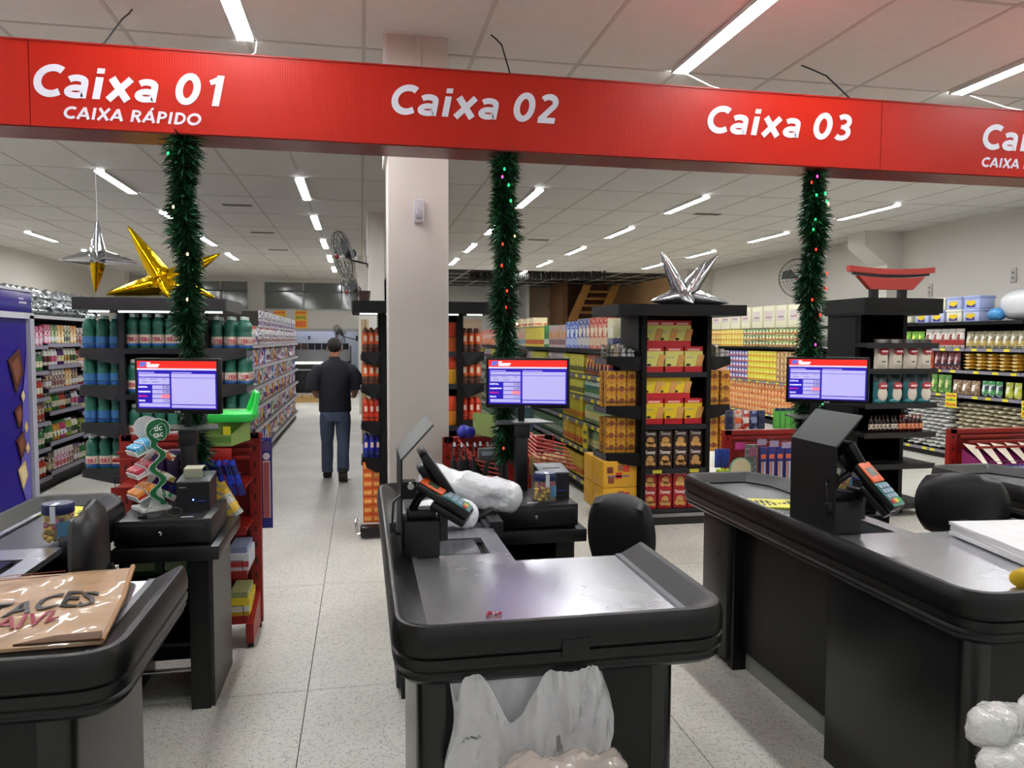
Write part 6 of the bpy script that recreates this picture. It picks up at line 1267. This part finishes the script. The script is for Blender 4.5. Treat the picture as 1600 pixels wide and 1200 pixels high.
part('pack_card',MB().box(-.565,-.505,4.50,4.508,.54,1.06,M('23308a',.4)).tube([(-.535,4.505,1.05),(-.57,4.43,1.05)],.003,CHROME,5),t); part('clear_window',MB().box(-.555,-.515,4.496,4.5,.60,.93,M('c9b8bc',.3)).box(-.55,-.52,4.494,4.497,.60,.92,M('a85a5a',.4)),t); part('logo',MB().lathe([(.02,0),(.02,.003)],M('e8e4ec',.4),12,Matrix.Translation((-.535,4.497,.955))@RX).box(-.557,-.513,4.497,4.5,.985,1.04,M('5a4a7a',.4)),t)
# umbrellas on the middle rack
for k in range(9):
    x=.50+k*.036
    t=thing('umbrella','folded black umbrella with curved handle hanging behind the middle checkout','umbrella',(x,4.2-.03*(k%2),.53),0,'black umbrellas on the middle red rack',True)
    part('canopy',MB().lathe([(.006,0),(.014,.05),(.025,.3),(.016,.42)],M('17171a',.6),8),t); part('handle',MB().tube([(0,0,.40),(0,0,.47),(0,-.015,.51),(0,-.04,.52),(0,-.06,.50)],.008,M('3a3c40',.3),8),t); part('hanger_tag',MB().tube([(-.0,-.03,.52),(.0,-.03,.45)],.003,M('b83a30',.4),4),t)
for k in range(6):
    z=.98-k*.028; solo('red_hook',MB().tube([(.56,4.45,z+.05),(.60+k*.02,4.15,z),(.72+k*.01,4.12,z-.02)],.005,M('a83228',.4),6),'thin red display hook on the umbrella rack','hook',group='red hooks on the umbrella rack')
for k in range(7):
    z=1.09-k*.022; solo('red_hook',MB().tube([(.93,4.4,z+.02),(.93,4.0,z-.0),(1.08+.01*k,3.95,z-.035)],.005,M('c0483c',.4),6),'red slanted hook beside the middle monitor pole','hook',group='red hooks beside the middle pole')
for k in range(10): solo('gold_bag',crumple([(.94+k%5*.035,4.05+k//5*.08,.99),(.94+k%5*.035,4.04+k//5*.08,.93),(.935+k%5*.036,4.05+k//5*.08,.86)],[.02,.026,.016],M('a8905a',.3,.3,.4,60),k,.4,20,10,8),'small brown and gold snack bag hanging beside the middle pole','snack bag',group='gold snack bags beside the middle pole')
for k in range(8): solo('grey_strap',MB().box(.93+k*.022,.945+k*.022,4.1,4.12,.55,.87,M('8f8c80',.6,0,.3,30)),'long greyish pack hanging under the gold snack bags','pack',group='grey packs beside the middle pole')
solo('green_carton',MB().add([(.66,4.42,1.07),(.83,4.42,1.02),(.85,4.6,1.02),(.67,4.6,1.07),(.64,4.42,1.17),(.80,4.42,1.14),(.84,4.6,1.15),(.67,4.6,1.18)],[(0,3,2,1),(0,1,5,4),(1,2,6,5),(2,3,7,6),(3,0,4,7)],M('9ab06a',.5)),'open pale green carton behind the middle garland','carton')
solo('blue_pack_pile',MB().merge(crumple([(.55,4.45,1.07),(.60,4.45,1.08),(.66,4.47,1.06)],[.03,.04,.03],M('2a2ea0',.3),3,.5,20,10,8),Matrix.Identity(4)),'bunched dark blue packs on the umbrella rack','pack')
# goods on the right racks
for k in range(4): solo('green_tall_pack',MB().bbox(2.925+k*.043,2.963+k*.043,5.0,5.03,.985,1.13,M('5cb84a',.4),.003).box(2.925+k*.043,2.963+k*.043,4.998,5.0,1.115,1.135,M('1c2a5a',.4)),'tall bright green battery pack on the right checkout rack','pack',group='green packs left of the right monitor')
for k,(c,c2) in enumerate((('3a4260','22284a'),('d8d4cc','e8703a'),('c8402a','e8e4dc'),('26305e','8a9ab8'),('3a4260','22284a'))): solo('hanging_pack',MB().bbox(2.55+k*.062,2.60+k*.062,5.0,5.03,.985,1.12,P2(c,c2,40,.55),.003).box(2.555+k*.062,2.595+k*.062,4.997,5.0,1.03,1.07,M(c2,.4)),'small %s pack standing on the right checkout rack'%('slate blue','white and orange','red','navy','dark slate')[k],'pack')
RK3=[o for o in C.objects if o.get('label')=='red metal snack rack behind the right checkout'][0]
for k in range(5): part('price_flag',MB().box(2.60+k*.09,2.665+k*.09,4.655,4.658,.92-k*.012,.96-k*.012,M('a898b4',.3)).tube([(2.63+k*.09,4.66,.94-k*.012),(2.63+k*.09,5.0,.95)],.002,CHROME,4),RK3)
for k in range(5): solo('toothbrush_pack',MB().bbox(2.645+k*.062,2.695+k*.062,4.70,4.715,.60,.90,M('23307a',.4),.003).box(2.655+k*.062,2.668+k*.062,4.697,4.70,.61,.80,M('d89a7a',.4)).box(2.674+k*.062,2.686+k*.062,4.697,4.70,.61,.80,M('c8d0e0',.4)).box(2.652+k*.062,2.688+k*.062,4.697,4.70,.82,.85,M('e8704a',.4)),'blue toothbrush pack hanging in the right checkout rack','pack',group='toothbrush packs in the right rack')
t=thing('kitchen_sieve','round white and green plastic sieve in the right checkout rack','sieve',(2.46,4.68,.76)); part('disc',MB().lathe([(.07,0),(.075,.01)],M('d8c8a0',.5),20,Matrix.Translation((2.485,4.67,.76))@RX),t); part('rim',MB().tube([(2.485+.075*math.cos(q*PI/10),4.665,.76+.075*math.sin(q*PI/10)) for q in range(20)],.006,M('5aa080',.4),6,True),t)
solo('grey_gadget',MB().bbox(2.545,2.625,4.69,4.73,.66,.92,P2('5f615c','8a8c88',50),.008).box(2.56,2.61,4.688,4.69,.84,.90,M('9a5a7a',.4)),'grey kitchen gadget pack beside the plastic sieve','pack')
solo('pink_card',MB().box(2.49,2.56,4.75,4.753,.88,.93,M('d84a9a',.4)),'bright pink card above the plastic sieve','card')
for k in range(6): solo('blue_brush',MB().bbox(2.37+k*.018,2.383+k*.018,4.8,4.815,.75,.88,M('24439a',.4),.003),'blue handled brush hanging left of the right red rack','brush',group='blue brushes left of the right rack')
for k in range(12): solo('lime_ball',MB().ball((2.39+(k%3)*.035,4.8+R.uniform(-.02,.02),.62+(k//3)*.036),(.021,.021,.019),M('b4cc2e',.35,0,.25,30),10,7),'shiny lime green sweet in a net left of the right rack','sweet',group='lime sweets left of the right rack')
solo('pink_sack',MB().bbox(2.47,2.61,3.86,3.95,.735,1.04,P2('a85a68','d8a0a8',60,.55),.03,seg=3),'patterned pink bag behind the right receipt printer','bag')
for k in range(6):
    x=4.28+k*.115; t=thing('snack_carton','open purple and cream snack carton on the rack at the right edge','carton',(x,4.6,.72),0,'open cartons on the far right rack',True)
    part('tray',MB().add([(-.055,-.1,0),(.055,-.1,0),(.055,.1,0),(-.055,.1,0),(-.055,-.1,.05),(.055,-.1,.05),(.055,.1,.13),(-.055,.1,.13)],[(0,3,2,1),(0,1,5,4),(1,2,6,5),(2,3,7,6),(3,0,4,7)],M('8a1c62',.5)).box(-.055,.055,-.101,-.1,0,.04,M('3a3f90',.5)),t)
    part('raised_lid',MB().add([(-.055,-.1,.05),(-.02,-.1,.05),(.06,.1,.15),(-.05,.1,.17)],[(0,1,2,3)],M('e4dcc8',.6)),t); g=MB()
    for q in range(4): g.box(-.045+q*.025,-.03+q*.025,-.1025,-.101,.012,.03,M('c9cce8',.4))
    part('lettering',g,t)
solo('blue_toy_pack',MB().bbox(4.80,4.92,4.55,4.62,.98,1.10,M('4a72c0',.4),.02).bbox(4.72,4.84,4.56,4.62,.93,1.02,M('5a86d0',.4),.02).box(4.70,4.95,4.63,4.64,.98,1.16,YTAG),'blue and yellow toy pack on the rack at the right edge','toy')
for k in range(2): solo('green_box',MB().bbox(-1.0+k*.14,-.87+k*.14,3.55,3.8,.576,.655,M(('1e3a1e','2f5a28','3f6a2a')[k],.5,0,.3,20),.006).box(-.99+k*.13,-.9+k*.13,3.547,3.55,.60,.64,M('8a9a70',.5)),'dark green box on the shelf inside the left cash desk','box',group='green cartons inside the left cash desk')
for k in range(3): solo('purple_pack',MB().bbox(-1.02+k*.07,-.96+k*.07,4.0,4.06,.89,1.07,M('2e1446',.35,0,.2,10),.01),'dark purple chocolate pack hanging behind the mint display','pack',group='purple packs behind the mint display')
solo('yellow_sign_card',MB().tube([(-.95,4.44,1.09),(-.95,4.505,1.22)],.005,BLACK,6).box(-1.05,-.84,4.5,4.503,1.21,1.31,M('e8c41e',.5)).box(-1.03,-.86,4.497,4.5,1.23,1.27,M('6a5a1a',.5)),'yellow card with dark writing behind the left monitor','card')
solo('brick_seat',MB().bbox(2.46,2.60,3.08,3.2,.0,.66,M('8a4426',.7,0,.3,40),.01),'reddish brown box behind the wide black chair','box')

# ---------------------------------------------------------------- place words for look-alike things (left to right as seen from the checkouts)
ON=['first','second','third','fourth','fifth','sixth','seventh','eighth','ninth','tenth','eleventh','twelfth']
def on(k): return ON[k] if k<12 else '%dth'%(k+1) if (k+1)%10 not in (1,2,3) or k in (10,11,12) else '%d%s'%(k+1,{1:'st',2:'nd',3:'rd'}[(k+1)%10])
bpy.context.view_layer.update(); bylab={}
for o in C.objects:
    if o.parent is None and o.get('label'): bylab.setdefault(o['label'],[]).append(o)
for lab,obs in bylab.items():
    if len(obs)<2: continue
    def loc(o): return o.location if o.get('kind')!='stuff' else o.location
    for o in obs:
        if not o.get('group'): o['group']=lab
    if obs[0]['category'] in ('ceiling light','vent'):
        for k,o in enumerate(sorted(obs,key=lambda o:(round(o.location.y,1),o.location.x))): o['label']=lab+', %s from the front'%on(k)
        continue
    lv=sorted({round(o.location.z/.03) for o in obs}); mg=[lv[0]]
    for z in lv[1:]:
        if z-mg[-1]>1: mg.append(z)
    def layer(o): z=round(o.location.z/.03); return min(range(len(mg)),key=lambda i:abs(mg[i]-z))
    for L in range(len(mg)):
        row=sorted([o for o in obs if layer(o)==L],key=lambda o:math.atan2(o.location.x,max(.1,o.location.y)))
        for k,o in enumerate(row):
            ph=(', %s layer'%on(L) if len(mg)>1 else '')+(', %s from left'%on(k) if len(row)>1 else ''); b=lab
            for cut in (' the',' with',' of',' a'):
                if len((b+ph).split())<=16: break
                b=b.replace(cut+' ',' ')
            o['label']=b+ph
for o in C.objects:
    if o.parent is None and o.get('label') and len(o['label'].split())>16:
        b=o['label']
        for cut in (' the',' with',' of',' a'):
            if len(b.split())<=16: break
            b=b.replace(cut+' ',' ')
        o['label']=b
